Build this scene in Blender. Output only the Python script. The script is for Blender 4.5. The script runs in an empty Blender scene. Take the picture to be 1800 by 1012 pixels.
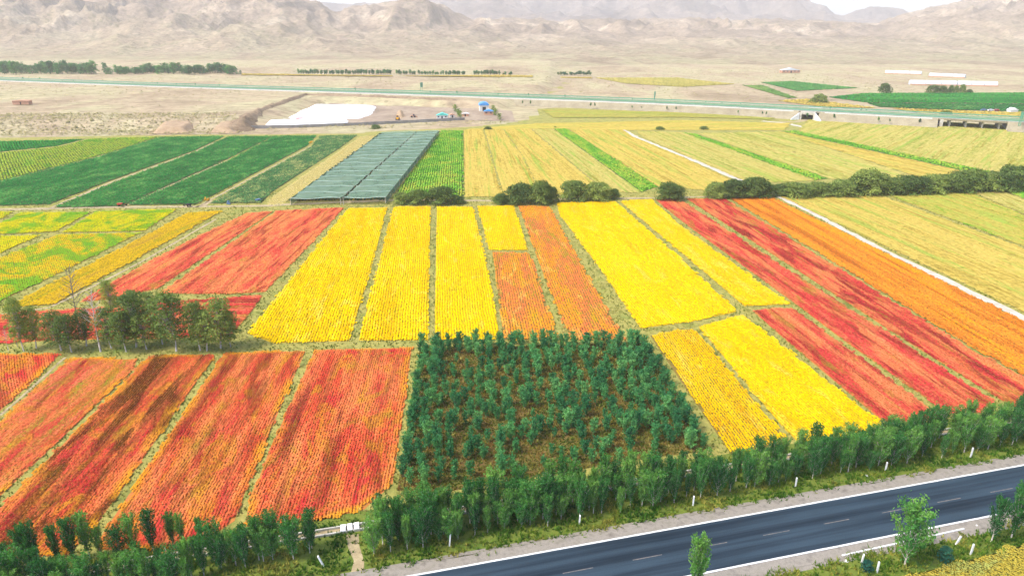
import bpy, math, random
import numpy as np
from mathutils import Vector, Matrix, Euler

rng = np.random.default_rng(7)
random.seed(7)
S = bpy.context.scene
COL = S.collection
R = math.radians

# ------------------------------------------------------------------ camera
CAM_H = 60.0
FPX = 1200.0                      # focal length in photo pixels (1800 wide)
HORIZON = 50.0
PITCH = math.atan((506 - HORIZON) / FPX)
cam = bpy.data.cameras.new('camera')
cam.sensor_width = 36.0
cam.lens = 24.0
cam.clip_start = 0.5
cam.clip_end = 20000
cam_ob = bpy.data.objects.new('camera', cam)
COL.objects.link(cam_ob)
cam_ob.location = (0, 0, CAM_H)
cam_ob.rotation_euler = (math.pi / 2 - PITCH, 0, 0)
S.camera = cam_ob

# ------------------------------------------------------------------ light
SUN_EL, SUN_AZ = 54.0, -112.0      # azimuth from +Y (ahead), negative = left
w = bpy.data.worlds.new('World')
S.world = w
w.use_nodes = True
wn = w.node_tree.nodes
wn.clear()
sky = wn.new('ShaderNodeTexSky')
sky.sky_type = 'NISHITA'
sky.sun_disc = False
sky.sun_elevation = R(SUN_EL)
sky.sun_rotation = R(SUN_AZ)
sky.altitude = 1800
sky.air_density = 0.8
sky.dust_density = 10.0
sky.ozone_density = 1.0
bg = wn.new('ShaderNodeBackground')
bg.inputs[1].default_value = 0.15
wo = wn.new('ShaderNodeOutputWorld')
w.node_tree.links.new(sky.outputs[0], bg.inputs[0])
w.node_tree.links.new(bg.outputs[0], wo.inputs[0])
sun = bpy.data.lights.new('sun', 'SUN')
sun.energy = 1.5
sun.angle = R(14)
sun.color = (1.0, 0.94, 0.84)
sun_ob = bpy.data.objects.new('sun', sun)
COL.objects.link(sun_ob)
sd = Vector((math.sin(R(SUN_AZ)) * math.cos(R(SUN_EL)), math.cos(R(SUN_AZ)) * math.cos(R(SUN_EL)), math.sin(R(SUN_EL))))
sun_ob.rotation_euler = sd.to_track_quat('Z', 'Y').to_euler()
S.view_settings.view_transform = 'Standard'
S.view_settings.look = 'None'
S.view_settings.exposure = 1.38
S.view_settings.gamma = 1.0
S.render.engine = 'CYCLES'
S.cycles.max_bounces = 5
S.cycles.diffuse_bounces = 2
S.cycles.transparent_max_bounces = 12
S.cycles.volume_bounces = 2


# ------------------------------------------------------------------ helpers
def P(px, py, z=0.0):
    """place on the level z that the photo shows at (px, py)"""
    x = (px - 900) / FPX
    y = -(py - 506) / FPX
    c, s = math.cos(PITCH), math.sin(PITCH)
    d = (x, c + y * s, -s + y * c)
    t = (z - CAM_H) / d[2]
    return np.array([d[0] * t, d[1] * t])


def PP(pts, z=0.0):
    return np.array([P(a, b, z) for a, b in pts])


def lin(r, g, b, k=1.0):
    f = lambda c: ((c / 255 + 0.055) / 1.055) ** 2.4 if c > 10 else c / 255 / 12.92
    return (f(r) * k, f(g) * k, f(b) * k, 1)


def tag(o, label=None, cat=None, group=None, kind=None):
    if label: o['label'] = label
    if cat: o['category'] = cat
    if group: o['group'] = group
    if kind: o['kind'] = kind
    return o


def empty(name, loc, rz=0.0, scale=1.0):
    o = bpy.data.objects.new(name, None)
    COL.objects.link(o)
    o.location = loc
    o.rotation_euler = (0, 0, rz)
    o.scale = (scale, scale, scale) if not isinstance(scale, tuple) else scale
    o.empty_display_size = 0.3
    return o


def link(name, me, parent=None, loc=(0, 0, 0), rot=None):
    o = bpy.data.objects.new(name, me)
    COL.objects.link(o)
    o.location = loc
    if rot is not None: o.rotation_euler = rot
    if parent is not None: o.parent = parent
    return o


def mesh_np(name, v, f, mats, midx=None, smooth=False):
    """v Nx3, f MxK (same K) -> mesh"""
    v = np.asarray(v, dtype=np.float32); f = np.asarray(f, dtype=np.int32)
    me = bpy.data.meshes.new(name)
    k = f.shape[1]
    me.vertices.add(len(v)); me.vertices.foreach_set('co', v.ravel())
    me.loops.add(f.size); me.loops.foreach_set('vertex_index', f.ravel())
    me.polygons.add(len(f))
    me.polygons.foreach_set('loop_start', np.arange(0, f.size, k, dtype=np.int32))
    for m in (mats if isinstance(mats, (list, tuple)) else [mats]): me.materials.append(m)
    if midx is not None: me.polygons.foreach_set('material_index', np.asarray(midx, dtype=np.int32))
    me.update(calc_edges=True)
    me.polygons.foreach_set('use_smooth', np.full(len(f), smooth))
    return me


class MB:
    """collects small shapes into one mesh"""
    def __init__(s): s.v = []; s.f = []; s.m = []
    def add(s, vs, fs, m=0):
        b = len(s.v); s.v += [tuple(map(float, a)) for a in vs]
        for f in fs: s.f.append([i + b for i in f]); s.m.append(m)
        return s
    def box(s, c, d, rz=0.0, m=0, taper=1.0):
        x, y, z = d[0] / 2, d[1] / 2, d[2] / 2
        ca, sa = math.cos(rz), math.sin(rz)
        vs = []
        for k, zz in ((1, -z), (taper, z)):
            for a, b in ((-x, -y), (x, -y), (x, y), (-x, y)):
                a *= k; b *= k
                vs.append((c[0] + a * ca - b * sa, c[1] + a * sa + b * ca, c[2] + zz))
        return s.add(vs, [(3, 2, 1, 0), (4, 5, 6, 7), (0, 1, 5, 4), (1, 2, 6, 5), (2, 3, 7, 6), (3, 0, 4, 7)], m)
    def tube(s, pts, rad, n=6, m=0, cap=True):
        pts = [np.array(p, dtype=float) for p in pts]
        if not hasattr(rad, '__len__'): rad = [rad] * len(pts)
        vs = []; fs = []
        for i, p in enumerate(pts):
            d = pts[min(i + 1, len(pts) - 1)] - pts[max(i - 1, 0)]
            d /= np.linalg.norm(d) + 1e-9
            a = np.cross(d, (0, 0, 1.0))
            if np.linalg.norm(a) < 0.05: a = np.cross(d, (0, 1.0, 0))
            a /= np.linalg.norm(a); b = np.cross(a, d)
            for j in range(n):
                t = 2 * math.pi * j / n
                vs.append(p + rad[i] * (math.cos(t) * a + math.sin(t) * b))
        for i in range(len(pts) - 1):
            for j in range(n):
                k = (j + 1) % n
                fs.append((i * n + j, i * n + k, i * n + n + k, i * n + n + j))
        if cap:
            fs.append(tuple(range(n))); q = (len(pts) - 1) * n
            fs.append(tuple(range(q + n - 1, q - 1, -1)))
        return s.add(vs, fs, m)
    def mesh(s, name, mats, smooth=False):
        me = bpy.data.meshes.new(name)
        me.from_pydata(s.v, [], s.f)
        for mt in (mats if isinstance(mats, (list, tuple)) else [mats]): me.materials.append(mt)
        me.polygons.foreach_set('material_index', s.m)
        me.polygons.foreach_set('use_smooth', [smooth] * len(s.f))
        me.update()
        return me
    def build(s, name, mats, parent=None, loc=(0, 0, 0), rot=None, smooth=False):
        return link(name, s.mesh(name, mats, smooth), parent, loc, rot)


def in_poly(x, y, poly):
    inside = np.zeros(x.shape, bool)
    n = len(poly)
    j = n - 1
    for i in range(n):
        xi, yi = poly[i]; xj, yj = poly[j]
        c = ((yi > y) != (yj > y)) & (x < (xj - xi) * (y - yi) / (yj - yi + 1e-12) + xi)
        inside ^= c
        j = i
    return inside


def poly_dist(x, y, poly, closed=True):
    d = np.full(x.shape, 1e9)
    n = len(poly)
    for i in range(n if closed else n - 1):
        a = poly[i]; b = poly[(i + 1) % n]
        ab = b - a
        t = np.clip(((x - a[0]) * ab[0] + (y - a[1]) * ab[1]) / (ab @ ab + 1e-9), 0, 1)
        d = np.minimum(d, np.hypot(x - a[0] - t * ab[0], y - a[1] - t * ab[1]))
    return d


TAB = np.random.default_rng(3).random((256, 256))
def vnoise(x, y, seed=0):
    x = x + seed * 17.31; y = y + seed * 7.77
    xi = np.floor(x).astype(int); yi = np.floor(y).astype(int)
    fx = x - xi; fy = y - yi
    fx = fx * fx * fx * (fx * (fx * 6 - 15) + 10); fy = fy * fy * fy * (fy * (fy * 6 - 15) + 10)
    a = TAB[xi & 255, yi & 255]; b = TAB[(xi + 1) & 255, yi & 255]
    c = TAB[xi & 255, (yi + 1) & 255]; d = TAB[(xi + 1) & 255, (yi + 1) & 255]
    return (a * (1 - fx) + b * fx) * (1 - fy) + (c * (1 - fx) + d * fx) * fy


def fbm(x, y, o=4, seed=0, ridged=False):
    s = 0; a = 0.5; n = 0
    for i in range(o):
        q = vnoise(x, y, seed + i * 3)
        if ridged: q = 1 - np.abs(2 * q - 1)
        s = s + a * q; n += a; a *= 0.5
        x, y = (x * 1.6 - y * 1.2) , (x * 1.2 + y * 1.6)
    return s / n


def sstep(a, b, x):
    t = np.clip((x - a) / (b - a), 0, 1)
    return t * t * (3 - 2 * t)


# ------------------------------------------------------------------ materials
def newmat(name):
    m = bpy.data.materials.new(name)
    m.use_nodes = True
    nt = m.node_tree
    b = nt.nodes['Principled BSDF']
    b.inputs['Roughness'].default_value = 0.9
    b.inputs['Specular IOR Level'].default_value = 0.15
    return m, nt, b


def N(nt, t, **kw):
    n = nt.nodes.new(t)
    for k, v in kw.items(): setattr(n, k, v)
    return n


def ramp(nt, stops, fac, mode='LINEAR'):
    r = N(nt, 'ShaderNodeValToRGB')
    cr = r.color_ramp
    cr.interpolation = mode
    while len(cr.elements) < len(stops): cr.elements.new(0.5)
    for e, (p, c) in zip(cr.elements, stops):
        e.position = p; e.color = c
    nt.links.new(fac, r.inputs[0])
    return r


def mixc(nt, a, b, fac, mode='MIX'):
    m = N(nt, 'ShaderNodeMix', data_type='RGBA', blend_type=mode)
    L = nt.links
    if isinstance(fac, (int, float)): m.inputs[0].default_value = fac
    else: L.new(fac, m.inputs[0])
    for i, q in ((6, a), (7, b)):
        if isinstance(q, tuple): m.inputs[i].default_value = q
        else: L.new(q, m.inputs[i])
    return m.outputs[2]


def noise(nt, scale, vec=None, detail=3, rough=0.55, dist=0.0):
    n = N(nt, 'ShaderNodeTexNoise')
    n.inputs['Scale'].default_value = scale
    n.inputs['Detail'].default_value = detail
    n.inputs['Roughness'].default_value = rough
    n.inputs['Distortion'].default_value = dist
    if vec is not None: nt.links.new(vec, n.inputs['Vector'])
    return n.outputs[0]


def wpos(nt, ang=0.0, sx=1.0, sy=1.0, off=0.0):
    g = N(nt, 'ShaderNodeNewGeometry')
    mp = N(nt, 'ShaderNodeMapping', vector_type='POINT')
    # rotate first so X = across rows, Y = along rows
    mp0 = N(nt, 'ShaderNodeMapping', vector_type='POINT')
    mp0.inputs['Rotation'].default_value = (0, 0, ang)
    mp.inputs['Scale'].default_value = (sx, sy, 1)
    mp.inputs['Location'].default_value = (off, off * 0.7, 0)
    nt.links.new(g.outputs['Position'], mp0.inputs[0])
    nt.links.new(mp0.outputs[0], mp.inputs[0])
    return mp.outputs[0]


def mottled(name, c1, c2, scale=1.0, c3=None, rough=0.9, bump=0.0, bscale=None, sx=1.0, sy=1.0, ang=0.0, spec=0.15, obj=False):
    """plain surface with two or three tones spread by noise (world space)"""
    m, nt, b = newmat(name)
    if obj:
        tc = N(nt, 'ShaderNodeTexCoord'); v = tc.outputs['Object']
    else: v = wpos(nt, ang, sx, sy)
    n1 = noise(nt, scale, v, 5, 0.62)
    st = [(0.32, c1), (0.66, c2)] if c3 is None else [(0.28, c1), (0.5, c2), (0.7, c3)]
    r = ramp(nt, st, n1)
    n2 = noise(nt, scale * 9, v, 3, 0.6)
    r2 = ramp(nt, [(0.25, (0.72, 0.72, 0.72, 1)), (0.75, (1.15, 1.15, 1.15, 1))], n2)
    c = mixc(nt, r.outputs[0], r2.outputs[0], 0.7, 'MULTIPLY')
    nt.links.new(c, b.inputs['Base Color'])
    b.inputs['Roughness'].default_value = rough
    b.inputs['Specular IOR Level'].default_value = spec
    if bump:
        n3 = noise(nt, bscale or scale * 6, v, 6, 0.65)
        bp = N(nt, 'ShaderNodeBump'); bp.inputs['Strength'].default_value = bump
        bp.inputs['Distance'].default_value = 1.0 / (bscale or scale * 6)
        nt.links.new(n3, bp.inputs['Height']); nt.links.new(bp.outputs[0], b.inputs['Normal'])
    return m


def plain(name, c, rough=0.7, metal=0.0, var=0.12, scale=1.5, spec=0.3):
    m, nt, b = newmat(name)
    tc = N(nt, 'ShaderNodeTexCoord')
    n1 = noise(nt, scale, tc.outputs['Object'], 5, 0.6)
    lo = tuple(x * (1 - var) for x in c[:3]) + (1,); hi = tuple(min(1, x * (1 + var)) for x in c[:3]) + (1,)
    r = ramp(nt, [(0.3, lo), (0.7, hi)], n1)
    nt.links.new(r.outputs[0], b.inputs['Base Color'])
    b.inputs['Roughness'].default_value = rough
    b.inputs['Metallic'].default_value = metal
    b.inputs['Specular IOR Level'].default_value = spec
    return m


def leafmat(name, c1, c2, c3, trans=0.38, scale=0.5):
    m = bpy.data.materials.new(name); m.use_nodes = True
    nt = m.node_tree; nt.nodes.clear()
    oi = N(nt, 'ShaderNodeObjectInfo')
    tc = N(nt, 'ShaderNodeTexCoord')
    n1 = noise(nt, scale, tc.outputs['Object'], 4, 0.7)
    ma = N(nt, 'ShaderNodeMath', operation='MULTIPLY_ADD')
    nt.links.new(oi.outputs['Random'], ma.inputs[0]); ma.inputs[1].default_value = 0.36
    ms = N(nt, 'ShaderNodeMath', operation='SUBTRACT'); nt.links.new(n1, ms.inputs[0]); ms.inputs[1].default_value = 0.18
    nt.links.new(ms.outputs[0], ma.inputs[2])
    r = ramp(nt, [(0.3, c1), (0.5, c2), (0.72, c3)], ma.outputs[0])
    at = N(nt, 'ShaderNodeAttribute', attribute_name='tint')
    mr = N(nt, 'ShaderNodeMapRange'); nt.links.new(at.outputs['Fac'], mr.inputs[0])
    mr.inputs[3].default_value = 0.65; mr.inputs[4].default_value = 1.4
    c = mixc(nt, r.outputs[0], mr.outputs[0], 1.0, 'MULTIPLY')
    d = N(nt, 'ShaderNodeBsdfPrincipled'); d.inputs['Roughness'].default_value = 0.6
    d.inputs['Specular IOR Level'].default_value = 0.25
    t = N(nt, 'ShaderNodeBsdfTranslucent')
    nt.links.new(c, d.inputs['Base Color'])
    ct = mixc(nt, c, (1.1, 1.25, 0.6, 1), 1.0, 'MULTIPLY')
    nt.links.new(ct, t.inputs[0])
    mx = N(nt, 'ShaderNodeMixShader'); mx.inputs[0].default_value = trans
    nt.links.new(d.outputs[0], mx.inputs[1]); nt.links.new(t.outputs[0], mx.inputs[2])
    o = N(nt, 'ShaderNodeOutputMaterial'); nt.links.new(mx.outputs[0], o.inputs[0])
    return m


def cropmat(name, pal, ang, across=6.0, along=40.0, fine=None, fineamt=0.35, off=0.0, trans=0.2, patches=(), edge=None, scat=0.5):
    """crop colours: pal = list of (pos, colour) spread in streaks along the rows"""
    m = bpy.data.materials.new(name); m.use_nodes = True
    nt = m.node_tree; nt.nodes.clear()
    v = wpos(nt, ang, 1 / across, 1 / along, off)
    n1 = noise(nt, 1.0, v, 4, 0.6, 0.6)
    v2 = wpos(nt, ang, 1.0, 0.55, off * 2)
    n2 = noise(nt, 0.55, v2, 4, 0.7)
    at = N(nt, 'ShaderNodeAttribute', attribute_name='tint')
    # position in palette = streak noise + plant scatter
    a0 = N(nt, 'ShaderNodeMath', operation='MULTIPLY'); nt.links.new(n1, a0.inputs[0]); a0.inputs[1].default_value = 1.9
    a1 = N(nt, 'ShaderNodeMath', operation='MULTIPLY_ADD'); nt.links.new(n2, a1.inputs[0])
    a1.inputs[1].default_value = scat; nt.links.new(a0.outputs[0], a1.inputs[2])
    a2 = N(nt, 'ShaderNodeMath', operation='MULTIPLY_ADD'); nt.links.new(at.outputs['Fac'], a2.inputs[0])
    a2.inputs[1].default_value = 0.22; nt.links.new(a1.outputs[0], a2.inputs[2])
    a3 = N(nt, 'ShaderNodeMath', operation='SUBTRACT'); nt.links.new(a2.outputs[0], a3.inputs[0]); a3.inputs[1].default_value = 0.56 + scat / 2
    def soft(c):
        l = 0.3 * c[0] + 0.6 * c[1] + 0.1 * c[2]
        k_ = 0.07 if c[1] < 0.35 * c[0] else 0.0
        return tuple((1 - k_) * x + k_ * l for x in c[:3]) + (1,)
    r = ramp(nt, [(p_, soft(c_)) for p_, c_ in pal], a3.outputs[0])
    c = r.outputs[0]
    for q_, (pc, lo, hi, pa, pl, amt) in enumerate(patches):
        np_ = noise(nt, 1.0, wpos(nt, ang, 1 / pa, 1 / pl, off * 1.7 + 11.3 * q_), 5, 0.62, 0.8)
        rp = ramp(nt, [(lo, (0, 0, 0, 1)), (hi, (amt,) * 3 + (1,))], np_)
        c = mixc(nt, c, soft(pc), rp.outputs[0])
    if edge:
        ea = N(nt, 'ShaderNodeAttribute', attribute_name='edge')
        ne = noise(nt, 0.12, wpos(nt, 0, 1, 1, off + 5), 3)
        re_ = ramp(nt, [(0.42, (0, 0, 0, 1)), (0.6, (1, 1, 1, 1))], ne)
        em = N(nt, 'ShaderNodeMath', operation='MULTIPLY'); nt.links.new(ea.outputs['Fac'], em.inputs[0]); nt.links.new(re_.outputs[0], em.inputs[1])
        c = mixc(nt, c, soft(edge), em.outputs[0])
    if fine:
        n3 = noise(nt, 1.1, wpos(nt, ang, 1.0, 1.0, off + 3), 3, 0.7)
        r3 = ramp(nt, [(0.56, (0, 0, 0, 1)), (0.68, (fineamt,) * 3 + (1,))], n3)
        c = mixc(nt, c, fine, r3.outputs[0])
    mr = N(nt, 'ShaderNodeMapRange'); nt.links.new(at.outputs['Fac'], mr.inputs[0])
    mr.inputs[3].default_value = 0.9; mr.inputs[4].default_value = 1.08
    c = mixc(nt, c, mr.outputs[0], 1.0, 'MULTIPLY')
    d = N(nt, 'ShaderNodeBsdfDiffuse'); nt.links.new(c, d.inputs[0])
    t = N(nt, 'ShaderNodeBsdfTranslucent'); nt.links.new(c, t.inputs[0])
    mx = N(nt, 'ShaderNodeMixShader'); mx.inputs[0].default_value = trans
    nt.links.new(d.outputs[0], mx.inputs[1]); nt.links.new(t.outputs[0], mx.inputs[2])
    o = N(nt, 'ShaderNodeOutputMaterial'); nt.links.new(mx.outputs[0], o.inputs[0])
    return m


M = {}
M['grass_ground'] = mottled('grass_ground', lin(98, 112, 48), lin(160, 152, 80), 0.16, lin(118, 132, 58), bump=0.4)
M['verge_soil'] = mottled('verge_soil', lin(78, 104, 36), lin(112, 124, 50), 0.3, lin(64, 98, 34), bump=0.4)
M['concrete'] = mottled('concrete', lin(170, 165, 152), lin(205, 200, 188), 0.9, bump=0.2)
M['concrete_dark'] = mottled('concrete_dark', lin(120, 108, 95), lin(150, 138, 122), 0.9, bump=0.2)
M['white_paint'] = mottled('white_paint', lin(215, 215, 212), lin(245, 245, 243), 1.2, rough=0.6)
M['bark'] = mottled('bark', lin(120, 112, 98), lin(160, 152, 138), 2.0, obj=True)
M['bark_pale'] = mottled('bark_pale', lin(170, 160, 148), lin(205, 198, 188), 2.0, obj=True)
M['bark_dark'] = mottled('bark_dark', lin(70, 60, 50), lin(100, 88, 75), 2.0, obj=True)
M['leaf_poplar'] = leafmat('leaf_poplar', lin(40, 96, 48), lin(68, 130, 60), lin(122, 166, 76))
M['leaf_young'] = leafmat('leaf_young', lin(52, 116, 72), lin(84, 150, 90), lin(132, 184, 110))
M['leaf_willow'] = leafmat('leaf_willow', lin(84, 110, 50), lin(112, 136, 62), lin(146, 160, 76))
M['leaf_bush'] = leafmat('leaf_bush', lin(74, 98, 46), lin(106, 128, 60), lin(146, 160, 80), scale=0.3)
M['leaf_far'] = leafmat('leaf_far', lin(44, 102, 54), lin(66, 126, 66), lin(102, 150, 78), scale=0.12)
M['leaf_light'] = leafmat('leaf_light', lin(100, 130, 50), lin(126, 150, 62), lin(150, 166, 76))
M['leaf_blue'] = leafmat('leaf_blue', lin(22, 74, 66), lin(34, 92, 76), lin(54, 112, 86))


def desertmat(name, tones, scale=0.012, dots=0.0, bump=0.5, bscale=0.08, blend=None):
    m, nt, b = newmat(name)
    v = wpos(nt, 0, 1.0, 0.55)
    n1 = noise(nt, scale, v, 6, 0.62, 0.8)
    r = ramp(nt, [(0.3, tones[0]), (0.45, tones[1]), (0.58, tones[2]), (0.72, tones[3])], n1)
    n2 = noise(nt, scale * 12, wpos(nt, 0, 0.6, 1.5), 5, 0.65)
    r2 = ramp(nt, [(0.3, (0.6, 0.59, 0.58, 1)), (0.7, (1.25, 1.25, 1.24, 1))], n2)
    cc = r.outputs[0]
    if blend:
        rb = ramp(nt, [(0.3, blend[0]), (0.45, blend[1]), (0.58, blend[2]), (0.72, blend[3])], noise(nt, 0.010, v, 6, 0.62, 0.8))
        sx = N(nt, 'ShaderNodeSeparateXYZ'); nt.links.new(wpos(nt), sx.inputs[0])
        mp = N(nt, 'ShaderNodeMapRange'); nt.links.new(sx.outputs[1], mp.inputs[0]); mp.inputs[1].default_value = 1350; mp.inputs[2].default_value = 2300
        cc = mixc(nt, rb.outputs[0], cc, mp.outputs[0])
    c = mixc(nt, cc, r2.outputs[0], 0.9, 'MULTIPLY')
    if dots:
        vo = N(nt, 'ShaderNodeTexVoronoi'); vo.inputs['Scale'].default_value = dots
        nt.links.new(wpos(nt), vo.inputs['Vector'])
        dm = noise(nt, dots * 0.06, wpos(nt, 0, 1, 1, 5), 3)
        th = N(nt, 'ShaderNodeMath', operation='MULTIPLY'); nt.links.new(dm, th.inputs[0]); th.inputs[1].default_value = 0.52
        lt = N(nt, 'ShaderNodeMath', operation='LESS_THAN'); nt.links.new(vo.outputs['Distance'], lt.inputs[0]); nt.links.new(th.outputs[0], lt.inputs[1])
        ml = N(nt, 'ShaderNodeMath', operation='MULTIPLY'); nt.links.new(lt.outputs[0], ml.inputs[0]); ml.inputs[1].default_value = 0.5
        c = mixc(nt, c, lin(120, 116, 82), ml.outputs[0])
    nt.links.new(c, b.inputs['Base Color'])
    b.inputs['Roughness'].default_value = 1.0
    b.inputs['Specular IOR Level'].default_value = 0.02
    if bump:
        n3 = noise(nt, bscale, wpos(nt), 8, 0.7)
        bp = N(nt, 'ShaderNodeBump'); bp.inputs['Strength'].default_value = bump
        bp.inputs['Distance'].default_value = 0.35 / bscale
        nt.links.new(n3, bp.inputs['Height']); nt.links.new(bp.outputs[0], b.inputs['Normal'])
    return m


DT = [lin(146, 130, 106), lin(170, 153, 126), lin(176, 168, 132), lin(160, 140, 114)]
M['desert'] = desertmat('desert', DT, 0.010, dots=0.16, bscale=0.25)
M['hill'] = desertmat('hill', [lin(118, 104, 90), lin(150, 134, 116), lin(168, 151, 131), lin(206, 191, 166)], 0.007, dots=0.05, bscale=0.02, bump=1.0, blend=DT)
M['mountain'] = desertmat('mountain', [lin(92, 84, 80), lin(120, 110, 102), lin(140, 128, 118), lin(172, 160, 144)], 0.003, bscale=0.008, bump=1.0)
M['pit'] = desertmat('pit', [lin(138, 122, 106), lin(158, 142, 124), lin(168, 152, 132), lin(146, 128, 110)], 0.03, bscale=0.3)

# ------------------------------------------------------------------ ground, plateau, hills
g = 9000.0
gv = [(-g, -300, 0), (g, -300, 0), (g, 1500, 0), (-g, 1500, 0)]
ground = link('ground', mesh_np('ground', gv, [(0, 1, 2, 3)], M['grass_ground']))
tag(ground, kind='structure')

PLAT = 4.5
plat_poly = np.vstack([PP([(-700, 206), (-300, 212), (0, 213), (130, 210), (280, 209), (400, 209), (424, 205), (462, 193), (500, 180),
                           (536, 170), (620, 172), (700, 175), (800, 178), (870, 180), (910, 172), (940, 160), (960, 146), (970, 134)], PLAT),
                       [(90, 1600), (-2500, 1600), (-2500, 300)]])
desert_poly = np.vstack([PP([(-900, 246), (-300, 245), (0, 243), (110, 241), (200, 239), (420, 237), (560, 236), (630, 235), (668, 231), (775, 227), (820, 224),
                             (900, 217), (945, 209), (955, 191), (1050, 189), (1200, 192), (1350, 199), (1430, 204), (1640, 215), (1800, 223), (2400, 250)]),
                         [(2500, 300), (2500, 1600), (-2500, 1600), (-2500, 300)]])
nx, ny = 380, 190
gx = np.linspace(-1500, 1500, nx)
gy = 300 * (1350 / 300) ** np.linspace(0, 1, ny)
X, Y = np.meshgrid(gx, gy)
dP = poly_dist(X, Y, plat_poly) * np.where(in_poly(X, Y, plat_poly), 1, -1)
dD = poly_dist(X, Y, desert_poly) * np.where(in_poly(X, Y, desert_poly), 1, -1)
wob = (fbm(X / 14, Y / 14, 4, 1) - 0.5)


def plateau_z(dp, x, y):
    fall = np.where(x > -160, 9.0, 26.0)
    return PLAT * sstep(-fall, 1.0, dp + (fbm(x / 18, y / 18, 3, 2) - 0.5) * 9)


ZD = plateau_z(dP, X, Y) + wob * 0.9 * sstep(-40, 10, dP) + (fbm(X / 60, Y / 60, 3, 5) - 0.5) * 1.0 * sstep(-30, 40, dP)
ZD = ZD + 0.06
ZD = np.where(dD > 0, ZD, 0) + np.minimum(dD + wob * 6, 0).clip(-3, 0) * 0.6 - 0.0
vv = np.stack([X.ravel(), Y.ravel(), ZD.ravel()], 1)
ii = np.arange(nx * ny).reshape(ny, nx)
ff = np.stack([ii[:-1, :-1], ii[:-1, 1:], ii[1:, 1:], ii[1:, :-1]], -1).reshape(-1, 4)
keep = (vv[ff][:, :, 2].max(1) > -0.9)
desert = link('desert_plain', mesh_np('desert_plain', vv, ff[keep], M['desert'], smooth=True))
tag(desert, kind='structure')


def far_z(px_, py_):
    """plateau level for left things, flat for right things"""
    return PLAT if px_ < 960 else 0.1


# hills and mountains: ridge profiles read from the photo
def crest(px, tabx, taby, Yd):
    return CAM_H + Yd * (HORIZON - np.interp(px, tabx, taby)) / 1373.0


nu, nr = 820, 270
u = np.linspace(-1.0, 1.0, nu)
yr = 1120 * (8200 / 1120) ** np.linspace(0, 1, nr)
U, YY = np.meshgrid(u, yr)
XX = U * YY
PXc = 900 + U * 1283
warp = (fbm(XX / 420, YY / 420, 3, 11) - 0.5)
# left range
cA = crest(PXc, [-400, 0, 200, 400, 540, 600, 640, 690, 745, 785, 815, 850, 950, 2400],
           [-70, -52, -40, -24, -6, 10, 9, 3, -6, 10, 30, 46, 92, 140], 2700)
eA = sstep(1350, 2700, YY + warp * 900 - 120 * sstep(500, 800, PXc)) * (1 - sstep(2750, 3700, YY))
# middle foothills
cB = crest(PXc, [-400, 600, 780, 850, 1000, 1200, 1400, 1500, 1600, 1800, 2400], [70, 62, 46, 36, 37, 35, 36, 44, 46, 40, 36], 2900)
eB = sstep(1950, 2900, YY + warp * 700) * (1 - 0.75 * sstep(2950, 3600, YY))
# right hill
cR = crest(PXc, [-400, 1440, 1500, 1560, 1600, 1640, 1680, 1720, 1800, 2000, 2400], [120, 100, 58, 34, 22, 12, 2, -6, -20, -40, -50], 3600)
eR = sstep(1500, 3600, YY + warp * 800) * (1 - sstep(3700, 4600, YY))
# far range
cC = crest(PXc, [-400, 400, 560, 600, 700, 780, 840, 950, 1100, 1250, 1380, 1412, 1428, 1446, 1463, 1480, 1500, 1520, 1557, 1580, 1598, 1612, 1626, 1660, 1720, 2400],
           [-10, -6, 4, 8, 4, -6, -14, -22, -18, -26, -14, 2, 8, 10, 26, 28, 20, 13, 13, 19, 26, 20, 14, 12, 8, 0], 6000)
eC = sstep(3700, 6000, YY + warp * 1400) * (1 - sstep(6200, 8200, YY))
fan = 46 * sstep(1100, 3000, YY) + 26 * sstep(3000, 5200, YY)
wx = XX + 130 * (fbm(XX / 300, YY / 300, 3, 21) - 0.5)
wy = YY + 130 * (fbm(XX / 300, YY / 300, 3, 22) - 0.5)
rdg = fbm(wx / 330, wy / 560, 5, 31, True)
rdg2 = fbm(wx / 120, wy / 190, 4, 41, True)
rdgC = fbm(wx / 520, wy / 900, 6, 51, True)
sharp = lambda r, a, b: np.clip((r - a) / (b - a), 0, 1.15)
mA = 0.24 + 0.76 * (0.62 * sharp(rdg, 0.38, 0.86) + 0.38 * sharp(rdg2, 0.38, 0.88))
mC = 0.12 + 0.88 * sharp(rdgC, 0.36, 0.84)


def lay(c, e, mod):
    amp = np.maximum(c - fan, 0)
    k = e * (mod + (1.0 - mod) * sstep(0.80, 1.0, e) * 0.75)
    return amp * k


ZH = fan + np.maximum.reduce([lay(cA, eA, mA), lay(cB, eB, 0.35 + 0.65 * sharp(rdg2, 0.38, 0.86)), lay(cR, eR, mA), lay(cC, eC, mC)])
ZH += (rdg2 - 0.5) * 18 * sstep(1300, 1900, YY) + (fbm(XX / 40, YY / 40, 3, 61) - 0.5) * 5 * sstep(1250, 1700, YY)
ZH += PLAT * (1 - sstep(60, 240, XX)) * (1 - sstep(1100, 1500, YY)) - 6.0 * (1 - sstep(1120, 1330, YY)) + 0.4
hv = np.stack([XX.ravel(), YY.ravel(), ZH.ravel()], 1)
ii = np.arange(nu * nr).reshape(nr, nu)
hf = np.stack([ii[:-1, :-1], ii[:-1, 1:], ii[1:, 1:], ii[1:, :-1]], -1)
cut = int(np.searchsorted(yr, 3650))
for nm, sl, mt in (('hills', slice(0, cut), 'hill'), ('mountains', slice(cut, nr - 1), 'mountain')):
    q = hf[sl].reshape(-1, 4)
    lo, hi = q.min(), q.max()
    o = link(nm, mesh_np(nm, hv[lo:hi + 1], q - lo, M[mt], smooth=True))
    tag(o, kind='structure')

TAKEN = []          # polygons no loose grass may grow on


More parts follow.
